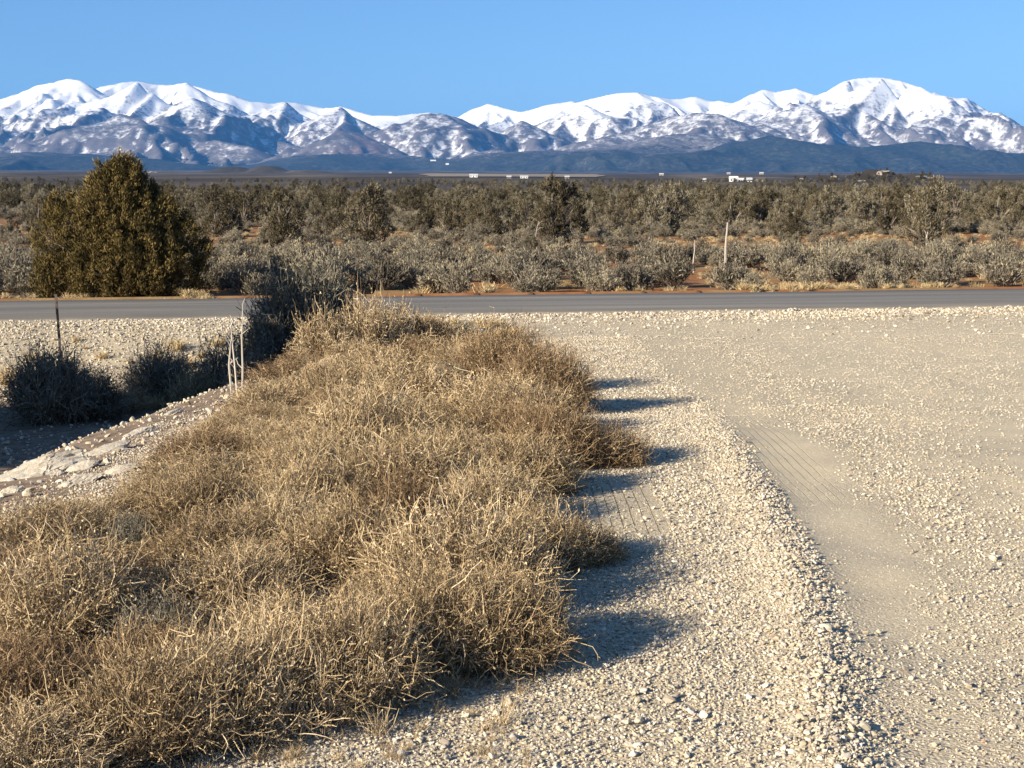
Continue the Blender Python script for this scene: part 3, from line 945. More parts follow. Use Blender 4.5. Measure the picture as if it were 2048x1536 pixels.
def bush(kind, x, y, r, h, label, group, cat='bush', name='dry_bush', rz=None, R0=0.46, H0=0.44):
    root = obj(name, None, None, (x, y, float(H(x, y)) - 0.015))
    root.empty_display_size = 0.1
    root.rotation_euler = (0, 0, random.uniform(0, 6.28) if rz is None else rz)
    root.scale = (r / R0, r / R0, h / H0)
    st, fo = kind
    obj('stem', st, root)
    obj('foliage', fo, root)
    return tag(root, label, cat, group)

random.seed(4)
G_EDGE = 'dry bushes along the gravel edge'
edge_bushes = [
    # picture position of the base, half width, height, kind, label
    ((985, 1320), 0.34, 0.36, BRUSH[0], 'dry bush nearest the bottom with splayed stems leaning toward the gravel'),
    ((860, 1330), 0.33, 0.37, BRUSH[1], 'dry tan bush left of the splayed bush, dark hollow at its left foot'),
    ((1075, 1130), 0.34, 0.31, BRUSH[2], 'dry bush behind the splayed bush, its shadow pointing at the tyre tread marks'),
    ((1165, 1120), 0.24, 0.17, SPRAWL[0], 'low sprawling bare twigs reaching onto the gravel below the tread marks'),
    ((1040, 985), 0.40, 0.37, BRUSH[3], 'rounded dry bush with a dark hollow under it above the tread marks'),
    ((1200, 925), 0.36, 0.26, SPRAWLBROWN, 'low sprawling bush reaching farthest right over the gravel'),
    ((1110, 930), 0.38, 0.42, BROWN[2], 'dry bush behind the low sprawling bush on the gravel edge'),
    ((1090, 820), 0.48, 0.58, BROWN[0], 'tall brown bush on the gravel edge throwing the upper dark shadow'),
    ((1010, 780), 0.54, 0.66, BROWN[1], 'tall rounded brown bush at the back right of the thicket'),
    ((930, 760), 0.50, 0.44, BRUSH[2], 'dry bush left of the tall rounded brown bush'),
    ((790, 705), 0.46, 0.66, FARBRUSH[0], 'straw-topped dry bush in front of the road, right of the dark bush'),
    ((735, 715), 0.42, 0.80, FARBRUSH[1], 'sunlit dry bush touching the right side of the dark bush'),
    ((850, 705), 0.44, 0.52, FARBROWN[0], 'farthest brown bush on the gravel, nearest the road'),
    ((690, 1400), 0.32, 0.36, BRUSH[3], 'dry bush with a deep dark hollow at the gravel, left of bottom centre'),
    ((560, 1430), 0.32, 0.34, BRUSH[4], 'tan bush edging the gravel between the two dark hollows'),
    ((420, 1470), 0.30, 0.34, BRUSH[0], 'dry bush over the dark hollow near the bottom left'),
    ((300, 1500), 0.30, 0.32, BRUSH[1], 'dry bush at the bottom left edge of the gravel'),
    ((330, 1330), 0.22, 0.26, GREY[0], 'small ash-grey dead bush in the lower left of the thicket'),
    ((260, 1110), 0.14, 0.20, GREY[1], 'small ash-grey twiggy tuft in the left of the thicket'),
    ((900, 790), 0.22, 0.30, GREY[0], 'grey dead bush tucked between the tall brown bushes'),
]
placed = []
for p, r, h, kind, lab in edge_bushes:
    x, y, z = ground_at(*p)
    bush(kind, x, y, r, h, lab, G_EDGE, rz=(0 if kind in SPRAWL or kind is SPRAWLBROWN else None), H0=0.30 if kind in SPRAWL or kind is SPRAWLBROWN else 0.44)
    placed.append((x, y, r))

# the rest of the thicket
LX = ([3, 5, 7.3, 8, 8.8, 10.4, 13, 16, 20, 23], [-2.2, -2.2, -2.55, -2.3, -2.05, -2.1, -2.35, -2.45, -2.4, -2.0])
RX = ([3, 4.3, 4.6, 5.1, 5.7, 7, 9.4, 13, 16, 18, 20, 23], [-1.8, -1.3, -1.0, -0.45, -0.1, 0.12, 0.2, 0.25, 0.05, -0.3, -0.9, -1.6])
prng = np.random.default_rng(22)
cand = 0
count = 0
THICKET = {}
while cand < 5000 and count < 170:
    cand += 1
    y = 3.8 + 18.0 * prng.random() ** 1.25
    x = prng.uniform(-3.4, 0.6)
    if not (np.interp(y, *LX) < x < np.interp(y, *RX)) or abs(x) > 0.45 * y + 0.8:
        continue
    r = prng.uniform(0.24, 0.46) * (1 + 0.012 * y)
    if any((x - a) ** 2 + (y - b) ** 2 < ((0.76 if x > -0.9 else 0.66) * (r + c)) ** 2 for a, b, c in placed):
        continue
    h = r * prng.uniform(0.70, 1.12)
    if x < np.interp(y, *LX) + 0.5: h *= 0.65
    if y > 12: h = min(h, 0.40)
    if y > 16: h = min(h, 0.32)
    tone = prng.random()
    if y < 12:
        kind = BROWN[int(prng.integers(0, 3))] if tone < 0.22 else BRUSH[int(prng.integers(0, 5))]
    else:
        kind = FARBROWN[int(prng.integers(0, 2))] if tone < 0.25 else FARBRUSH[int(prng.integers(0, 2))]
    px = px_of(x, y)
    band = 'lowest' if y < 5.6 else 'lower' if y < 7.2 else 'middle' if y < 9.6 else 'upper' if y < 13 else 'high' if y < 17 else 'farthest'
    side = 'left' if x < -1.15 + 0.04 * (y - 5) else 'right'
    key = (band, side)
    THICKET.setdefault(key, []).append((px, bush(kind, x, y, r, h, 'dry tan bush', f'bushes in the {band} {side} of the thicket')))
    placed.append((x, y, r))
    count += 1
for (band, side), items in THICKET.items():
    place_labels(items, f'dry tan bush inside the thicket, {band} band, {side} half')
print('thicket', count)

# short dry stalks and tufts between the bushes and over the gravel edge: nobody could count them
def tuft_mesh(seed, n, L, w, mat, name, spread=0.6):
    rng = np.random.default_rng(seed)
    mb = MB()
    b = np.concatenate([rng.normal(size=(n, 2)) * 0.18 * L, np.zeros((n, 1))], 1)
    d = np.concatenate([rng.normal(size=(n, 2)) * spread * 0.5, np.ones((n, 1))], 1)
    P = wiggly(b, d, L * rng.uniform(0.5, 1.1, n), 5, rng, 0.16, 0.0)
    P[..., 2] = np.maximum(P[..., 2], 0.002)
    tubes(mb, P, np.linspace(w, w * 0.35, 5)[None, :] * rng.uniform(0.7, 1.3, n)[:, None], rng, 2, rng.uniform(0.2, 1, n))
    return mb.mesh(name, mat)

def scatter_litter():
    rng = np.random.default_rng(33)
    src = []
    spots = [((905, 1395), 0.12, 'short dry weed on the gravel just below the splayed bush'),
             ((760, 1470), 0.11, 'short dry weed on gravel at the bottom, right of the red dirt'),
             ((1010, 1450), 0.09, 'lone dry weed at the bottom standing in loose gravel')]
    for i, (p, L, lab) in enumerate(spots):
        x, y, z = ground_at(*p)
        o = obj('dry_weed', tuft_mesh(400 + i, 70, 1.0, 0.011, M_BRUSH, 'dry_weed', 0.9), None, (x, y, z))
        o.scale = (L, L, L)
        tag(o, lab, 'weed', 'dry weeds on the gravel')
        src.append(o)
    n = 3600
    x = rng.uniform(-3.4, 0.9, n); y = 3.7 + 18.5 * rng.random(n) ** 1.6
    inside = (x > np.interp(y, *LX) - 0.25) & (x < np.interp(y, *RX) + 0.25)
    inside |= (y < 5.4) & (x < 0.05) & (rng.random(n) < 0.8)
    x, y = x[inside], y[inside]
    n = len(x)
    P = np.stack([x, y, H(x, y) - 0.005], -1)
    edge = (x > np.interp(y, *RX))
    s = rng.uniform(0.04, 0.13, n) * np.where(edge, 0.5, 1.0)
    rot = np.stack([rng.normal(size=n) * 0.15, rng.normal(size=n) * 0.15, rng.uniform(0, 6.28, n)], -1)
    scatter('dry_grass', P, rot, np.repeat(s[:, None], 3, 1), rng.integers(0, 3, n), src, 'short dry stalks filling the ground between the bushes')
scatter_litter()

# ------------------------------------------------------------------ tufted evergreen and sage
def tufts(mb, C, D, size, per, rng, tint, width=0.16, fan=0.55):
    """C centres, D directions: bunches of pointed leaves"""
    n = len(C)
    c = np.repeat(C, per, 0); d = np.repeat(norm(D), per, 0)
    sz = np.repeat(np.broadcast_to(np.asarray(size, float), (n,)), per)
    tn = np.repeat(tint, per)
    off = rng.normal(size=(n * per, 3)) * 0.28 * sz[:, None]
    base = c + off
    dd = d + rng.normal(size=(n * per, 3)) * fan
    L = sz * rng.uniform(0.45, 1.0, n * per)
    leaves(mb, base, dd, L, L * width, rng, np.clip(tn + rng.uniform(-0.22, 0.22, n * per), 0, 1))

def juniper_meshes(seed, lobes, n_tuft, size, per, leaf_mat, width=0.11, group=16, bough=0.075):
    """lobes: (x, y, base z, top z, radius); pointed flame-like masses"""
    rng = np.random.default_rng(seed)
    cr = MB(); tr = MB()
    vol = np.array([r * (t - b) for _, _, b, t, r in lobes])
    cnt = (n_tuft * vol / vol.sum()).astype(int)
    for (lx, ly, b, t, r), n in zip(lobes, cnt):
        nc = max(6, n // group)
        v = rng.random(nc) ** 0.9
        z = b + (t - b) * v
        # flame profile: widest a third of the way up
        prof = np.interp(v, [0, 0.10, 0.35, 0.65, 0.85, 1.0], [0.74, 0.92, 1.0, 0.94, 0.78, 0.36])
        ang = rng.uniform(0, 2 * math.pi, nc)
        lump = 0.80 + 0.36 * vnoise(ang * 1.6 + lx * 3, z * 2.2 + 5 * ly, seed) + 0.14 * np.sin(ang * 3 + seed)
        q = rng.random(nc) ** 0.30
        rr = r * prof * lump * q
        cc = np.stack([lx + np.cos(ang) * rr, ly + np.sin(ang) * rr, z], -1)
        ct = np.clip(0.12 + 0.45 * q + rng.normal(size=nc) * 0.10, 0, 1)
        # every bough is an upright flame of sprays
        k = np.repeat(np.arange(nc), group); m2 = len(k)
        w = rng.random(m2)
        taper = np.interp(w, [0, 0.3, 1], [0.7, 1.0, 0.15])
        C = cc[k] + np.stack([rng.normal(size=m2) * taper, rng.normal(size=m2) * taper, (w - 0.35) * 4.2], -1) * (bough * rng.uniform(0.7, 1.2, nc)[k])[:, None]
        C[:, 2] = np.maximum(C[:, 2], 0.03)
        D = np.stack([np.cos(ang[k]) * 0.45, np.sin(ang[k]) * 0.45, np.full(m2, 1.0)], -1)
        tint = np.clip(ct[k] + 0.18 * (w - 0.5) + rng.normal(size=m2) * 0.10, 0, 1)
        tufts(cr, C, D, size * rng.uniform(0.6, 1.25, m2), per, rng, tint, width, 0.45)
        # limbs inside the lobe
        m = 9
        a2 = rng.uniform(0, 6.28, m)
        zz = np.linspace(b + 0.1 * (t - b), b + 0.85 * (t - b), m)
        Q = np.stack([np.stack([np.full(m, lx * 0.3), np.full(m, ly * 0.3), zz * 0.35], -1), np.stack([lx * 0.8 + np.cos(a2) * r * 0.3, ly * 0.8 + np.sin(a2) * r * 0.3, zz * 0.75], -1), np.stack([lx + np.cos(a2) * r * 0.75, ly + np.sin(a2) * r * 0.75, zz], -1)], 1)
        tubes(tr, Q, np.array([[0.035, 0.022, 0.006]]) * (r / 0.6), rng, 5, rng.uniform(0.2, 0.9, m))
    top = max(t for _, _, _, t, _ in lobes)
    K = 7
    zz = np.linspace(-0.1, top * 0.85, K)
    Q = np.stack([0.06 * top * 0.3 * np.sin(zz * 1.7 + seed), 0.05 * top * 0.3 * np.cos(zz * 1.3 + seed), zz], -1)[None]
    tubes(tr, Q, np.linspace(0.045 * top, 0.012 * top, K)[None], rng, 7, 0.4)
    return tr, cr

def tree(name, tr, cr, leaf_mat, loc, label, cat='tree', group=None, rz=0.0, s=1.0):
    root = obj(name, None, None, loc)
    root.rotation_euler = (0, 0, rz); root.scale = (s, s, s)
    obj('trunk', tr if isinstance(tr, bpy.types.Mesh) else tr.mesh('trunk', M_BARK), root)
    obj('crown', cr if isinstance(cr, bpy.types.Mesh) else cr.mesh('crown', leaf_mat), root)
    return tag(root, label, cat, group)

# big juniper behind the road on the left
bx, by, _ = pix(245, 590, 34.9)
bz = float(H(bx, by))
lob = [(0.05, 0.0, 0.05, 3.2, 0.80), (-0.22, -0.1, 0.4, 3.05, 0.62), (0.28, -0.1, 0.4, 2.95, 0.60), (-0.40, -0.25, 0.0, 2.55, 0.56), (-1.28, -0.1, -0.02, 2.25, 0.60), (-1.62, 0.1, 0.0, 1.95, 0.42), (-0.85, 0.30, 0.0, 1.75, 0.5),
       (0.62, 0.05, 0.0, 2.55, 0.60), (0.35, -0.45, 0.0, 1.9, 0.6), (1.05, 0.0, 0.0, 2.22, 0.44), (1.52, 0.1, -0.02, 1.85, 0.30), (1.82, 0.2, 0.0, 1.40, 0.22), (1.28, -0.2, 0.0, 1.4, 0.36), (-0.55, -0.5, 0.0, 1.25, 0.5), (0.8, -0.35, 0.0, 1.3, 0.6)]
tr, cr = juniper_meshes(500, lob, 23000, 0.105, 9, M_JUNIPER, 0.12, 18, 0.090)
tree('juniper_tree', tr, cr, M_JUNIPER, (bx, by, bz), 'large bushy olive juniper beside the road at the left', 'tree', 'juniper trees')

# the juniper left of the frame whose shade fills the ditch
lob2 = [(0, 0, 0.1, 6.0, 1.6), (-0.9, 0.5, 0.0, 5.2, 1.4), (0.9, -0.5, 0.0, 5.4, 1.4), (0.4, 1.2, 0.0, 4.6, 1.2), (-0.2, -1.5, 0.0, 4.4, 1.1)]
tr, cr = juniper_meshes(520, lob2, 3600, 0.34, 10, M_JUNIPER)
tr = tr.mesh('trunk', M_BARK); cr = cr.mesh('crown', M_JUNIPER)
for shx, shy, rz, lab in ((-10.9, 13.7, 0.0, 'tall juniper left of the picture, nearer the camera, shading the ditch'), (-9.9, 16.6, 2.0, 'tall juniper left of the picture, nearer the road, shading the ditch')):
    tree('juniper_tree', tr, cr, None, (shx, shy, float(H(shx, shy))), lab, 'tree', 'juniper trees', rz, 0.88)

# juniper belt
JV = []
jrng = np.random.default_rng(61)
for i in range(5):
    lobes = []
    nl = [3, 4, 5, 3, 4][i]
    for j in range(nl):
        a = jrng.uniform(0, 6.28); q = 0 if j == 0 else jrng.uniform(0.5, 1.15)
        lobes.append((math.cos(a) * q, math.sin(a) * q, 0.05, jrng.uniform(1.8, 3.0) if j else 3.1, jrng.uniform(0.65, 1.05)))
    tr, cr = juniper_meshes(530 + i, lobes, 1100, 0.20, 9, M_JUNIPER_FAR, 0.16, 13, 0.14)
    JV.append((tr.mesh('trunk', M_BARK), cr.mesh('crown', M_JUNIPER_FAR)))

def sage_meshes(seed, R, Hh, n_br, n_tuft, leaf, per):
    rng = np.random.default_rng(seed)
    st = MB(); fo = MB()
    a = rng.uniform(0, 6.28, n_br); q = rng.random(n_br) ** 0.6
    tilt = q * 1.1
    d = np.stack([np.cos(a) * np.sin(tilt), np.sin(a) * np.sin(tilt), np.cos(tilt) + 0.1], -1)
    d = norm(d)
    ell = 1.0 / np.sqrt((d[:, 0] / R) ** 2 + (d[:, 1] / R) ** 2 + (d[:, 2] / Hh) ** 2)
    P = wiggly(np.zeros((n_br, 3)), d, ell * rng.uniform(0.75, 1.1, n_br), 6, rng, 0.16, 0.06)
    P[..., 2] = np.maximum(P[..., 2], 0.01)
    tubes(st, P, np.linspace(0.016, 0.004, 6)[None] * np.ones((n_br, 1)), rng, 3, rng.uniform(0.1, 1, n_br))
    s = rng.integers(0, n_br, n_tuft); u = rng.uniform(2.2, 4.99, n_tuft); i0 = u.astype(int); fr = (u - i0)[:, None]
    C = P[s, i0] * (1 - fr) + P[s, i0 + 1] * fr + rng.normal(size=(n_tuft, 3)) * 0.05
    C[:, 2] = np.maximum(C[:, 2], 0.03)
    D = norm(C - np.array([0, 0, -0.1])) + np.array([0, 0, 0.7])
    hgt = np.clip(C[:, 2] / Hh, 0, 1)
    tufts(fo, C, D, leaf * rng.uniform(0.6, 1.3, n_tuft), per, rng, np.clip(0.30 + 0.4 * (u - 2.2) / 2.8 + rng.normal(size=n_tuft) * 0.15, 0, 1), 0.13, 0.6)
    return st.mesh('stem', M_SAGE_STEM), fo.mesh('foliage', M_SAGE)

SV = [sage_meshes(600 + i, (0.6, 0.55, 0.7, 0.5)[i], (0.62, 0.75, 0.55, 0.8)[i], 42, 380, 0.10, 9) for i in range(4)]

# clearings of bare red soil in the belt: picture spots with half sizes in metres
CLEAR = []
for px, py, d, rx, ry in [(10, 480, 72, 5, 6), (10, 445, 84, 8, 8), (20, 445, 98, 9, 10), (20, 445, 114, 10, 12), (25, 445, 134, 11, 14), (490, 470, 84, 5, 6), (500, 470, 94, 6, 7), (505, 470, 106, 7, 8), (1500, 500, 66, 6, 7), (1900, 478, 76, 15, 12), (1660, 486, 72, 11, 9), (760, 470, 92, 4, 7), (1250, 505, 64, 4, 5), (1150, 480, 82, 6, 6), (960, 560, 38, 2.2, 2.0), (1560, 560, 39.5, 1.2, 1.6)]:
    cx, cy, _ = pix(px, py, float(d))
    CLEAR.append((float(cx), cy, rx, ry))
def clear_at(x, y):
    c = np.zeros_like(x)
    for cx, cy, rx, ry in CLEAR:
        c = np.maximum(c, np.exp(-(((x - cx) / rx) ** 2 + ((y - cy) / ry) ** 2) ** 2))
    return c

def spread_points(rng, n_try, d0, d1, spacing, dens, grid):
    out = []
    cells = {}
    d = np.sqrt(rng.uniform(d0 ** 2, d1 ** 2, n_try))
    x = rng.uniform(-0.40, 0.40, n_try) * d
    ok = rng.random(n_try) < dens(x, d)
    for xx, dd in zip(x[ok], d[ok]):
        sp = spacing(dd)
        k = (int(math.floor(xx / grid)), int(math.floor(dd / grid)))
        bad = False
        for i in (-1, 0, 1):
            for j in (-1, 0, 1):
                for ax, ay in cells.get((k[0] + i, k[1] + j), ()):
                    if (ax - xx) ** 2 + (ay - dd) ** 2 < sp * sp:
                        bad = True; break
                if bad: break
            if bad: break
        if not bad:
            cells.setdefault(k, []).append((xx, dd)); out.append((xx, dd))
    return np.array(out)

def plant_sage():
    rng = np.random.default_rng(71)
    def dens(x, y):
        s = road_s(x, y)
        d = np.clip(0.10 + 1.0 * smooth(0.30, 0.62, vnoise(x * 0.22, y * 0.16, 9) * 0.65 + vnoise(x * 0.6, y * 0.5, 13) * 0.35), 0, 1)
        d = d * (1 - 0.92 * clear_at(x, y))
        d = d * (1 - 0.5 * smooth(50, 60, y) * smooth(92, 84, y))
        d = np.where(s < 4.6, 0.28, d)
        big = np.hypot(x - bx, (y - by)) < 2.0
        return np.where((s > 3.7) & ~big, d, 0)
    pts = spread_points(rng, 9000, 33, 130, lambda d: 0.70 + 0.004 * d, dens, 1.3)
    order = np.argsort(pts[:, 1])
    pts = pts[order]
    own = 290
    labels = {}
    # first copies carry the source meshes
    src = []
    for i in range(own):
        x, y = pts[i]
        v = int(rng.integers(0, 4)) if i >= 4 else i
        root = obj('sagebrush', None, None, (x, y, float(H(x, y)) - 0.03))
        s = rng.uniform(0.75, 1.35) * (0.8 if road_s(x, y) < 4.6 else 1.0)
        root.scale = (s, s, s * rng.uniform(0.8, 1.1))
        root.rotation_euler = (0, 0, rng.uniform(0, 6.28))
        obj('stem', SV[v][0], root)
        f = obj('foliage', SV[v][1], root)
        if i < 4:
            src.append(f)
        ss = road_s(x, y)
        px = px_of(x, y)
        row = 'roadside front row' if ss < 6.0 else 'second roadside row' if ss < 8.3 else 'row before the fence' if ss < 11 else 'row behind the fence' if ss < 14 else 'second row past the fence' if ss < 18 else 'third row past the fence'
        side = 'far left' if px < 300 else 'left end' if px < 620 else 'centre left' if px < 1000 else 'centre right' if px < 1445 else 'right end'
        tag(root, 'grey-green sagebrush', 'sagebrush', f'sagebrush, {row}, {side}')
        labels.setdefault((row, side), []).append((px, root))
    for (row, side), items in labels.items():
        place_labels(items, f'sagebrush of the {row}, {side}')
    rest = pts[own:]
    far = spread_points(rng, 22000, 130, 420, lambda d: 0.8 + 0.0035 * d, lambda x, y: (0.5 + 0.5 * vnoise(x * 0.05, y * 0.04, 19)) * (1 - 0.9 * clear_at(x, y)), 3.0)
    rest = np.concatenate([rest, far])
    n = len(rest)
    P = np.stack([rest[:, 0], rest[:, 1], H(rest[:, 0], rest[:, 1]) - 0.03], -1)
    sc = rng.uniform(0.55, 1.3, n) * np.interp(rest[:, 1], [40, 60, 90, 150, 400], [1, 0.8, 0.95, 1.15, 1.8])
    rot = np.stack([np.zeros(n), np.zeros(n), rng.uniform(0, 6.28, n)], -1)
    scatter('sagebrush_flat', P, rot, np.stack([sc, sc, sc * rng.uniform(0.75, 1.05, n)], -1), rng.integers(0, 4, n), src, 'grey-green sagebrush covering the flat to the juniper belt and beyond')
    print('sage', own, n)
    return pts
plant_sage()

def plant_junipers():
    rng = np.random.default_rng(81)
    def dens(x, y):
        line = 84 + 10 * (vnoise(x * 0.06, 0 * x, 3) - 0.5) - 6 * smooth(0, 30, x)
        d = smooth(-2, 8, y - line) * (-0.05 + 1.15 * vnoise(x * 0.09, y * 0.06, 29))
        return d * (1 - clear_at(x, y))
    pts = spread_points(rng, 6000, 72, 330, lambda d: 2.3 + 0.006 * d, dens, 5.0)
    # stray trees out in the sage flat
    stray = [(560, 0.75, 66, 'round olive juniper standing alone in the sage, right of the large juniper'), (745, 0.85, 74, 'dark juniper with a black shaded foot, left of picture centre'), (1062, 0.28, 55, 'knee-high juniper sapling alone in the sage near picture centre'),
             (1590, 0.3, 60, 'small juniper sapling right of the pale wooden post'), (1855, 0.8, 72, 'juniper with a pale bare trunk at the right of the flat'), (430, 0.6, 88, 'small juniper by the red clearing behind the large juniper'), (1105, 0.95, 76, 'juniper with a grey dead limb at the front of the belt')]
    src = []
    for i, (px, s, d, lab) in enumerate(stray):
        x, y, _ = pix(px, 450, float(d))
        v = i % 5
        t = tree('juniper_tree', JV[v][0], JV[v][1], None, (float(x), y, float(H(x, y))), lab, 'tree', 'juniper trees', rng.uniform(0, 6.28), s)
        if i < 5:
            src.append([c for c in t.children if c.name.startswith('crown')][0])
    order = np.argsort(pts[:, 1])
    pts = pts[order]
    own = 280
    ranks = {}
    for i in range(min(own, len(pts))):
        x, y = pts[i]
        v = int(rng.integers(0, 5))
        px = 1024 + x / y * F_PX
        where = 'far left' if px < 430 else 'left' if px < 750 else 'centre left' if px < 1060 else 'centre right' if px < 1445 else 'right' if px < 1750 else 'far right'
        row = 'front' if y < 92 else 'second' if y < 104 else 'middle' if y < 118 else 'rear' if y < 135 else 'hindmost' if y < 155 else 'last'
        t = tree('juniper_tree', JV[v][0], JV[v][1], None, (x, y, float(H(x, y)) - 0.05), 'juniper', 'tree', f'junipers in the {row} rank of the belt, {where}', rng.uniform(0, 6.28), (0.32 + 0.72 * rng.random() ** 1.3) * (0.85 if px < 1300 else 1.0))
        ranks.setdefault((row, where), []).append((px, t))
    for (row, where), items in ranks.items():
        place_labels(items, f'juniper in the {row} rank of the belt, {where}')
    rest = pts[own:]
    far = spread_points(rng, 7000, 330, 1300, lambda d: 3 + 0.006 * d, lambda x, y: 0.75 * smooth(0.42, 0.62, vnoise(x * 0.012, y * 0.006, 39)), 11)
    rest = np.concatenate([rest, far])
    n = len(rest)
    P = np.stack([rest[:, 0], rest[:, 1], H(rest[:, 0], rest[:, 1]) - 0.05], -1)
    sc = 0.35 + 0.7 * rng.random(n) ** 1.3
    rot = np.stack([np.zeros(n), np.zeros(n), rng.uniform(0, 6.28, n)], -1)
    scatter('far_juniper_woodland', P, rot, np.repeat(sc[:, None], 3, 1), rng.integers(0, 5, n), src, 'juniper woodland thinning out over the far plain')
    print('junipers', min(own, len(pts)), n)
plant_junipers()

# dry grass along the far road edge
def road_grass():
    rng = np.random.default_rng(91)
    src = []
    for i, (px, py, d, L, lab) in enumerate([(15, 655, 22.6, 0.30, 'straw-yellow grass tuft on the road shoulder at the left picture edge'), (975, 583, 36.2, 0.34, 'straw-yellow grass clump beyond the road right of picture centre'), (850, 583, 36.0, 0.3, 'straw-yellow grass clump beyond the road left of picture centre'), (400, 700, 19.5, 0.36, 'pale grass tuft in the shaded ditch left of the dark bush')]):
        x, y, _ = pix(px, py, d)
        o = obj('grass_tuft', tuft_mesh(420 + i, 130, 1.0, 0.02, M_STRAW, 'grass_tuft', 0.8), None, (float(x), y, float(H(x, y)) - 0.01))
        o.scale = (L * 1.6, L * 1.6, L)
        tag(o, lab, 'grass', 'straw grass tufts')
        src.append(o)
    n = 700
    t = rng.uniform(-16, 17, n)
    s = 2.85 + rng.random(n) ** 2 * 3.2
    x = t * RC - s * RS; y = ROAD_Y + t * RS + s * RC
    k = vnoise(t * 0.45, s * 0.4, 77) > 0.60
    x, y = x[k], y[k]
    # on the near shoulder and far side of the ditch
    m = 260
    t2 = rng.uniform(-14, -1.5, m); s2 = rng.uniform(-9.5, -4.6, m)
    kx = t2 * RC - s2 * RS; ky = ROAD_Y + t2 * RS + s2 * RC
    kk = vnoise(kx * 0.7, ky * 0.7, 78) > 0.5
    x = np.concatenate([x, kx[kk]]); y = np.concatenate([y, ky[kk]])
    # and scattered through the sage
    d = np.sqrt(rng.uniform(38 ** 2, 110 ** 2, 2600)); xx = rng.uniform(-0.37, 0.37, 2600) * d
    x = np.concatenate([x, xx]); y = np.concatenate([y, d])
    n = len(x)
    P = np.stack([x, y, H(x, y) - 0.01], -1)
    L = rng.uniform(0.05, 0.22, n)
    scatter('straw_grass', P, np.stack([0 * x, 0 * x, rng.uniform(0, 6.28, n)], -1), np.stack([L * 1.6, L * 1.6, L], -1), rng.integers(0, 4, n), src, 'straw-yellow grass along the far road edge and through the sage')
road_grass()

# ------------------------------------------------------------------ ditch plants
x, y, z = ground_at(610, 705)
def ditch_bush(px, d, r, h, kind, label, **kw):
    x, y, _ = pix(px, 600, float(d))
    return bush(kind, float(x), y, r, h, label, 'shaded ditch bushes', **kw)
# built of grey twigs, with the ditch shade darkened into their colour
DARK = [brush_kind(380 + i, 0.46, 0.46, 420, 4200, 6000, M_SHADEBRUSH, M_SHADEBRUSH, spread=(0.75, 1.0)[i], w=1.5) for i in range(2)]
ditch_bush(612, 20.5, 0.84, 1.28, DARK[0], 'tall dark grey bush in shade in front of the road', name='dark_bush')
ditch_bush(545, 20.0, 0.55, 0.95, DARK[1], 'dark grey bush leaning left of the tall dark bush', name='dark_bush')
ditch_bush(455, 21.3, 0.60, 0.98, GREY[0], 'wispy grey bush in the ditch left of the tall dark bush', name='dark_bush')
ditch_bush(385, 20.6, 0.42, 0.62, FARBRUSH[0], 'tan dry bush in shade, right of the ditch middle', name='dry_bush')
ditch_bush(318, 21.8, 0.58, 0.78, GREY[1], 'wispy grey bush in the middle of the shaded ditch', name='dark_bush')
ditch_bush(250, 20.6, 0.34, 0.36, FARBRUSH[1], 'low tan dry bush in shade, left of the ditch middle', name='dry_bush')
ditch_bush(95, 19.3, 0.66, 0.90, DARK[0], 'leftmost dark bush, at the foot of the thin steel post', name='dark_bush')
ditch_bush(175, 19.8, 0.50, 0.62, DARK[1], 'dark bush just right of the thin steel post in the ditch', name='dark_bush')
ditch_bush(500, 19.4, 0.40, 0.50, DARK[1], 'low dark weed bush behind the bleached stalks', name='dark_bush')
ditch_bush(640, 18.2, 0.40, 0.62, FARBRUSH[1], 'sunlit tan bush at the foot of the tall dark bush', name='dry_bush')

# tall pale dry stalks on the bank
def stalk():
    x, y, _ = pix(475, 800, 14.7)
    x = float(x); z = float(H(x, y))
    root = obj('dry_stalk', None, None, (x, y, z))
    rng = np.random.default_rng(5)
    k = 1.28 * y / F_PX
    paths = [[(8, 0), (10, 45), (9, 90), (11, 138)], [(0, 0), (-2, 45), (-6, 85), (-8, 112)], [(-8, 2), (-12, 50), (-9, 80), (-20, 105)]]
    for p in paths:
        P = np.array([[(a * k, rng.normal() * 0.02, b * k) for a, b in p]])
        mb = MB(); tubes(mb, P, np.array([[0.012, 0.011, 0.008, 0.005]]), rng, 5, 0.9)
        for j in range(3):
            q = P[0, 1 + j % 3]
            B = np.array([[q, q + np.array([rng.uniform(-0.05, 0.05), 0, 0.05]), q + np.array([rng.uniform(-0.07, 0.07), 0, 0.11])]])
            tubes(mb, B, np.array([[0.008, 0.006, 0.003]]), rng, 4, 0.8)
        obj('stalk', mb.mesh('stalk', M_DEADWOOD), root)
    tag(root, 'three tall bleached dry stalks on the bank beside the ditch', 'stalk')
stalk()

# ------------------------------------------------------------------ fence beyond the road and the steel post in the ditch
def t_post(name, h, parent=None, loc=(0, 0, 0), tilt=0.0):
    mb = MB()
    w, t = 0.018, 0.006
    def box(x0, x1, y0, y1, z0, z1):
        V = [(x0, y0, z0), (x1, y0, z0), (x1, y1, z0), (x0, y1, z0), (x0, y0, z1), (x1, y0, z1), (x1, y1, z1), (x0, y1, z1)]
        mb.add(V, [(0, 3, 2, 1), (4, 5, 6, 7), (0, 1, 5, 4), (1, 2, 6, 5), (2, 3, 7, 6), (3, 0, 4, 7)])
    box(-w, w, -t, t, -0.3, h); box(-t, t, t, w * 1.6, -0.3, h - 0.002)
    for i in range(int(h / 0.12)):
        box(-t * 0.8, t * 0.8, -t * 2.2, -t, 0.1 + i * 0.12, 0.13 + i * 0.12)
    o = obj(name, mb.mesh(name, M_STEEL), parent, loc)
    o.rotation_euler = (0, tilt, 0)
    return o

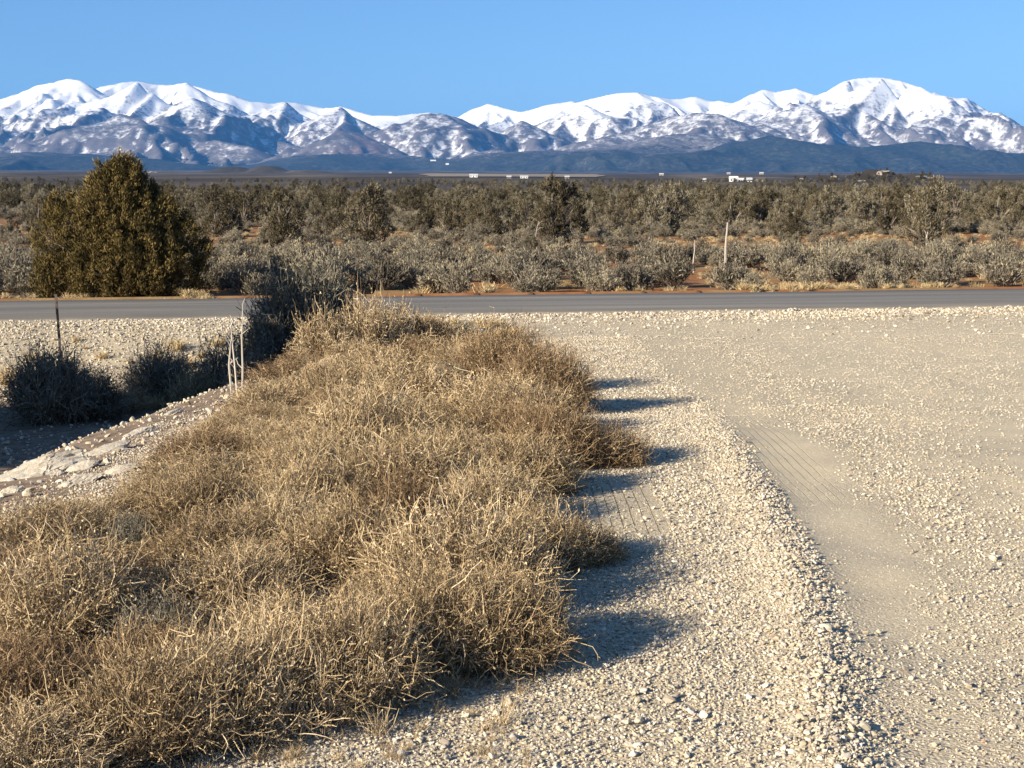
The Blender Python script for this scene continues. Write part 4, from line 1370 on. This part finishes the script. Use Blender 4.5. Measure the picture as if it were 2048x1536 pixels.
x, y, z = ground_at(128, 800)
p = t_post('steel_post', 1.55, None, (x, y, z), -0.04)
tag(p, 'thin rusty steel fence post standing in the shaded ditch at the left', 'post')

def build_fence():
    s0 = 11.0
    def at(t):
        x = t * RC - s0 * RS; y = ROAD_Y + t * RS + s0 * RC
        return x, y, float(H(x, y))
    root = obj('wire_fence', None, None, at(0))
    ox, oy, oz = root.location
    # posts at picture columns
    cols = [(-330, 's'), (40, 's'), (390, 's'), (715, 's'), (1080, 's'), (1445, 'w'), (1830, 's'), (2200, 's')]
    tops = []
    for px, kd in cols:
        u = (px - 1024) / F_PX / CP
        # intersect the line of sight plan with the fence line
        t = (u * (ROAD_Y + s0 * RC) + s0 * RS) / (RC - u * RS)
        x, y, z = at(t)
        if kd == 's':
            t_post('post', 1.35, root, (x - ox, y - oy, z - oz), random.uniform(-0.04, 0.04))
        else:
            rng = np.random.default_rng(8)
            mb = MB()
            zz = np.linspace(-0.3, 1.62, 9)
            P = np.stack([0.06 * (zz / 1.7) + 0.012 * np.sin(zz * 5), 0.01 * np.cos(zz * 4), zz], -1)[None]
            tubes(mb, P, np.linspace(0.05, 0.024, 9)[None], rng, 7, 0.75)
            q = obj('post', mb.mesh('post', M_DEADWOOD), root, (x - ox, y - oy, z - oz))
            q['label'] = 'bleached crooked wooden fence post'
        tops.append((x - ox, y - oy, z - oz))
    for hh in (0.45, 0.75, 1.02, 1.26):
        pts = []
        for (a, b) in zip(tops[:-1], tops[1:]):
            for k in range(8):
                f = k / 8
                pts.append((a[0] + (b[0] - a[0]) * f, a[1] + (b[1] - a[1]) * f, a[2] + (b[2] - a[2]) * f + hh - 0.05 * 4 * f * (1 - f)))
        pts.append((tops[-1][0], tops[-1][1], tops[-1][2] + hh))
        mb = MB(); tubes(mb, np.array([pts]), 0.002, np.random.default_rng(3), 3, 0.5)
        obj('wire', mb.mesh('wire', M_WIRE), root)
    tag(root, 'wire fence on steel posts with one pale wooden post beyond the road', 'fence')
build_fence()

# bleached stub and dead limbs
def snag(px, d, h, label, name, bend, n_br=3, seed=1, w=0.04):
    rng = np.random.default_rng(seed)
    x, y, _ = pix(px, 500, float(d))
    root = obj(name, None, None, (float(x), y, float(H(x, y)) - 0.02))
    zz = np.linspace(-0.1, h, 7)
    P = np.stack([bend * np.maximum(zz / h, 0) ** 1.5 * h + 0.4 * w * np.sin(zz * 6 + seed), 0.05 * np.sin(zz * 3), zz], -1)[None]
    mb = MB(); tubes(mb, P, np.linspace(w, w * 0.4, 7)[None], rng, 6, 0.7)
    obj('trunk', mb.mesh('trunk', M_DEADWOOD), root)
    for i in range(n_br):
        q = P[0, 3 + i % 3]
        e = q + np.array([rng.uniform(-0.5, 0.5), rng.uniform(-0.2, 0.2), rng.uniform(0.2, 0.5)]) * h * 0.5
        mb = MB(); tubes(mb, np.array([[q, (q + e) / 2 + np.array([0, 0, 0.05]), e]]), np.array([[w * 0.5, w * 0.35, w * 0.15]]), rng, 5, 0.8)
        obj('branch', mb.mesh('branch', M_DEADWOOD), root)
    return tag(root, label, 'dead wood', 'bleached dead wood in the sage')
snag(1388, 47, 1.05, 'short bleached stub left of the pale wooden post', 'dead_stub', 0.02, 0, 3, 0.035)
snag(1068, 70, 1.3, 'forked grey dead limb in front of the juniper near picture centre', 'dead_limb', 0.18, 3, 5, 0.03)
snag(1852, 71, 1.3, 'pale bare leaning trunk at the right of the sage flat', 'dead_tree', 0.12, 2, 7, 0.06)
snag(1045, 38, 0.6, 'grey dead twig leaning out of the front sagebrush near picture centre', 'dead_limb', -0.5, 2, 9, 0.014)

# ------------------------------------------------------------------ far fields, houses, pale outcrops
def field(px0, px1, d0, d1, label):
    nxs, nys = 40, 14
    V = []
    for j in range(nys):
        d = d0 + (d1 - d0) * j / (nys - 1)
        for i in range(nxs):
            px = px0 + (px1 - px0) * i / (nxs - 1) + (1 if i in (0, nxs - 1) else 0) * 12 * math.sin(j * 1.7)
            x = (px - 1024) / F_PX * d
            V.append((x, d, float(H(x, d, False)) + 0.4 + 0.0002 * d))
    F = [(j * nxs + i, j * nxs + i + 1, (j + 1) * nxs + i + 1, (j + 1) * nxs + i) for j in range(nys - 1) for i in range(nxs - 1)]
    o = obj('field', mesh_np('field', V, F, [M_FIELD], None, True))
    tag(o, label, kind='structure')
field(850, 1200, 2000, 4200, 'pale stubble field in the middle of the far plain')
field(190, 330, 7000, 9000, 'pale stubble strip behind the large juniper')
field(1255, 1300, 4200, 6200, 'small pale field right of picture centre')
field(1350, 1560, 2600, 3000, 'dull stubble field behind the white sheds')

def house(px, d, w, dp, h, wallm, roofm, label, cat='house', roof_h=None, rz=0.0, n_win=3):
    x = (px - 1024) / F_PX * d
    root = obj('house' if cat == 'house' else 'shed', None, None, (x, d, float(max(H(x, d, False), mount_h(x, d))) - 0.2))
    root.rotation_euler = (0, 0, rz)
    rh = roof_h or h * 0.45
    mb = MB()
    a, b = w / 2, dp / 2
    V = [(-a, -b, 0), (a, -b, 0), (a, b, 0), (-a, b, 0), (-a, -b, h), (a, -b, h), (a, b, h), (-a, b, h), (-a, 0, h + rh), (a, 0, h + rh)]
    mb.add(V, [(0, 1, 5, 4), (1, 2, 6, 5), (2, 3, 7, 6), (3, 0, 4, 7)]); mb.add(V, [(4, 7, 8), (5, 9, 6)])
    obj('wall', mb.mesh('wall', wallm), root)
    e = 0.5
    mb = MB()
    V = [(-a - e, -b - e, h - 0.1), (a + e, -b - e, h - 0.1), (a + e, 0, h + rh + 0.25), (-a - e, 0, h + rh + 0.25), (-a - e, b + e, h - 0.1), (a + e, b + e, h - 0.1)]
    V += [(q[0], q[1], q[2] + 0.3) for q in V]
    mb.add(V, [(6, 7, 8, 9), (9, 8, 11, 10), (0, 3, 2, 1), (3, 4, 5, 2), (0, 1, 7, 6), (4, 10, 11, 5), (1, 2, 8, 7), (2, 5, 11, 8), (0, 6, 9, 3), (3, 9, 10, 4)])
    obj('roof', mb.mesh('roof', roofm), root)
    for i in range(n_win):
        cx = -a + w * (i + 0.5) / n_win
        ww, z0, z1 = (0.7, h * 0.35, h * 0.75) if i != 1 else (0.55, 0.0, h * 0.72)
        mb = MB()
        V = [(cx - ww, -b - 0.08, z0), (cx + ww, -b - 0.08, z0), (cx + ww, -b - 0.08, z1), (cx - ww, -b - 0.08, z1), (cx - ww, -b + 0.05, z0), (cx + ww, -b + 0.05, z0), (cx + ww, -b + 0.05, z1), (cx - ww, -b + 0.05, z1)]
        mb.add(V, [(0, 1, 2, 3), (1, 5, 6, 2), (0, 3, 7, 4), (3, 2, 6, 7), (0, 4, 5, 1)])
        obj('door' if i == 1 else 'window', mb.mesh('door' if i == 1 else 'window', M_PANE), root)
    tag(root, label, cat, 'buildings on the far plain')
house(1463, 1250, 6.5, 6, 3.0, M_WHITEWALL, M_WHITEWALL, 'tallest white shed of the cluster right of picture centre', 'shed')
house(1478, 1260, 5.5, 6, 2.0, M_WHITEWALL, M_WHITEWALL, 'lower white shed joined right of the tallest white shed', 'shed')
house(1494, 1270, 4.0, 5, 2.2, M_WHITEWALL, M_ROOFPALE, 'small white shed at the right end of the cluster', 'shed')
house(1403, 1300, 4.5, 5, 1.8, M_TANWALL, M_ROOFPALE, 'lone low tan house left of the shed cluster')
house(1516, 1500, 8, 6, 2.6, M_TANWALL, M_ROOFDARK, 'tan house right of the shed cluster')
house(948, 1900, 10, 7, 2.8, M_WHITEWALL, M_ROOFPALE, 'white house in front of the pale stubble field, left end')
house(1018, 1750, 5, 5, 2.0, M_TANWALL, M_ROOFPALE, 'small tan house in front of the stubble field')
house(1048, 1780, 9, 6, 2.0, M_WHITEWALL, M_ROOFPALE, 'long low white house in front of the stubble field')
house(1133, 1800, 5, 5, 2.0, M_TANWALL, M_ROOFPALE, 'small pale house right of the stubble field')
house(783, 5200, 9, 9, 5, M_TANWALL, M_ROOFPALE, 'tiny tan house far out left of picture centre')
house(1320, 3600, 10, 8, 3.5, M_TANWALL, M_ROOFPALE, 'tiny pale house between the field and the shed cluster')
house(1453, 5000, 11, 9, 4, M_TANWALL, M_ROOFPALE, 'tan house on the rise above the shed cluster')
house(1518, 5000, 13, 9, 5, M_TANWALL, M_ROOFPALE, 'tan house on the rise, upper right of the shed cluster')
house(868, mount_dist(868, 322), 55, 26, 9, M_WHITEWALL, M_ROOFPALE, 'larger of two far white buildings at the mountain foot', 'shed')
house(896, mount_dist(896, 330), 30, 20, 11, M_WHITEWALL, M_ROOFPALE, 'right of two far white buildings at the mountain foot', 'shed')

def knoll(d, dy, bumps, label, seed):
    """a low hill: bumps are (picture column, height, half width in metres)"""
    xs = [(p - 1024) / F_PX * d for p, h, w in bumps]
    x0 = min(q - 2.6 * b[2] for q, b in zip(xs, bumps)); x1 = max(q + 2.6 * b[2] for q, b in zip(xs, bumps))
    X, Y = np.meshgrid(np.linspace(x0, x1, 90), np.linspace(d - 2.4 * dy, d + 2.4 * dy, 30))
    Z = np.zeros_like(X)
    for q, (p, h, w) in zip(xs, bumps):
        Z = np.maximum(Z, h * np.exp(-np.abs((X - q) / w) ** 2.4 - ((Y - d) / dy) ** 2))
    Z = Z * (1 + 0.25 * fbm(X / (dy * 0.5), Y / (dy * 0.5), seed, 4)) - 0.8
    Z = Z + H(X, Y, False)
    vi = np.arange(X.size).reshape(X.shape)
    F = np.stack([vi[:-1, :-1], vi[:-1, 1:], vi[1:, 1:], vi[1:, :-1]], -1).reshape(-1, 4)
    ones = np.ones(X.size, np.float32)
    o = obj('hill', mesh_np('hill', np.stack([X, Y, Z], -1), F, [M_GROUND], {'gravel': fl(0 * ones), 'red': fl(ones), 'far': fl(ones), 'packed': fl(0 * ones), 'tread': fl(0 * ones)}, True))
    tag(o, label, kind='structure')
    def at(px, yy):
        x = (px - 1024) / F_PX * yy
        i = int(np.argmin(np.abs(Y[:, 0] - yy))); k = int(np.argmin(np.abs(X[0] - x)))
        return x, yy, float(Z[i, k])
    return at
hill_r = knoll(1500., 40., [(1645, 7, 16), (1745, 12.5, 34), (1815, 9.5, 30), (1590, 4, 20)], 'low scrubby knoll with pale rocks at the right', 3)
hill_l = knoll(5200., 130., [(470, 24, 90), (540, 30, 75), (620, 16, 90)], 'low dark rise on the left of the plain', 5)
def outcrop(px, yy, sz, seed, label, at=None):
    x, y, z = at(px, yy) if at else ((px - 1024) / F_PX * yy, yy, float(H((px - 1024) / F_PX * yy, yy, False)))
    me = rock_mesh('rock_outcrop', seed, 3, 10, M_OUTCROP)
    co = np.array([v.co[:] for v in me.vertices])
    q = np.random.default_rng(seed).normal(size=co.shape) * 0.10
    me.vertices.foreach_set('co', (co + q).astype(np.float32).ravel())
    o = obj('rock_outcrop', me, None, (x, y, z))
    o.scale = sz
    tag(o, label, 'rock', 'pale rock outcrops')
outcrop(303, 5600, (70, 50, 22), 701, 'pale sandstone outcrop on the plain above the large juniper')
outcrop(335, 5500, (45, 30, 9), 702, 'low pale rock spill right of the sandstone outcrop')
outcrop(1762, 1490, (8, 5, 2.2), 703, 'pale rock crown on top of the right knoll', hill_r)
outcrop(1752, 1476, (3, 3, 4.0), 704, 'pinkish rock face below the crown of the right knoll', hill_r)
outcrop(1838, 1470, (11, 6, 2.4), 705, 'flat pale rock ledge on the right flank of the knoll', hill_r)
outcrop(1664, 1480, (5, 4, 3.0), 706, 'pale rock left of the right knoll', hill_r)
outcrop(1600, 1490, (6, 4, 1.2), 707, 'low pale rock far left of the right knoll', hill_r)
outcrop(1718, 1450, (8, 4, 1.2), 708, 'low pale rock band at the foot of the knoll', hill_r)
def knoll_scrub():
    rng = np.random.default_rng(17)
    src = [o for o in bpy.data.objects if o.name.startswith('crown')][2:7]
    P = []
    for k in range(170):
        px = rng.uniform(1585, 1875); yy = rng.uniform(1435, 1500)
        P.append(hill_r(px, yy))
    n = len(P); sc = rng.uniform(0.4, 0.85, n)
    scatter('knoll_scrub', np.array(P), np.stack([np.zeros(n), np.zeros(n), rng.uniform(0, 6, n)], -1), np.repeat(sc[:, None], 3, 1), rng.integers(0, len(src), n), src, 'dark scrub dotting the right knoll')
knoll_scrub()

# ------------------------------------------------------------------ the air
def build_haze():
    import bmesh
    bm = bmesh.new()
    bmesh.ops.create_cube(bm, size=1.0)
    me = bpy.data.meshes.new('haze')
    bm.to_mesh(me); bm.free()
    z0 = float(GZ.min()) - 1.0
    z1 = 2300.0
    o = obj('haze', me, None, (0, 0, (z0 + z1) / 2))
    o.scale = (86000, 86000, z1 - z0)
    t = NT('haze')
    v = t.n('ShaderNodeVolumePrincipled')
    v.inputs['Color'].default_value = (0.10, 0.40, 1.0, 1)
    v.inputs['Density'].default_value = 2.5e-5
    t.l(v.outputs[0], t.out.inputs['Volume'])
    me.materials.append(t.m)
    tag(o, 'thin blue air between the plain and the mountains', kind='stuff')
build_haze()
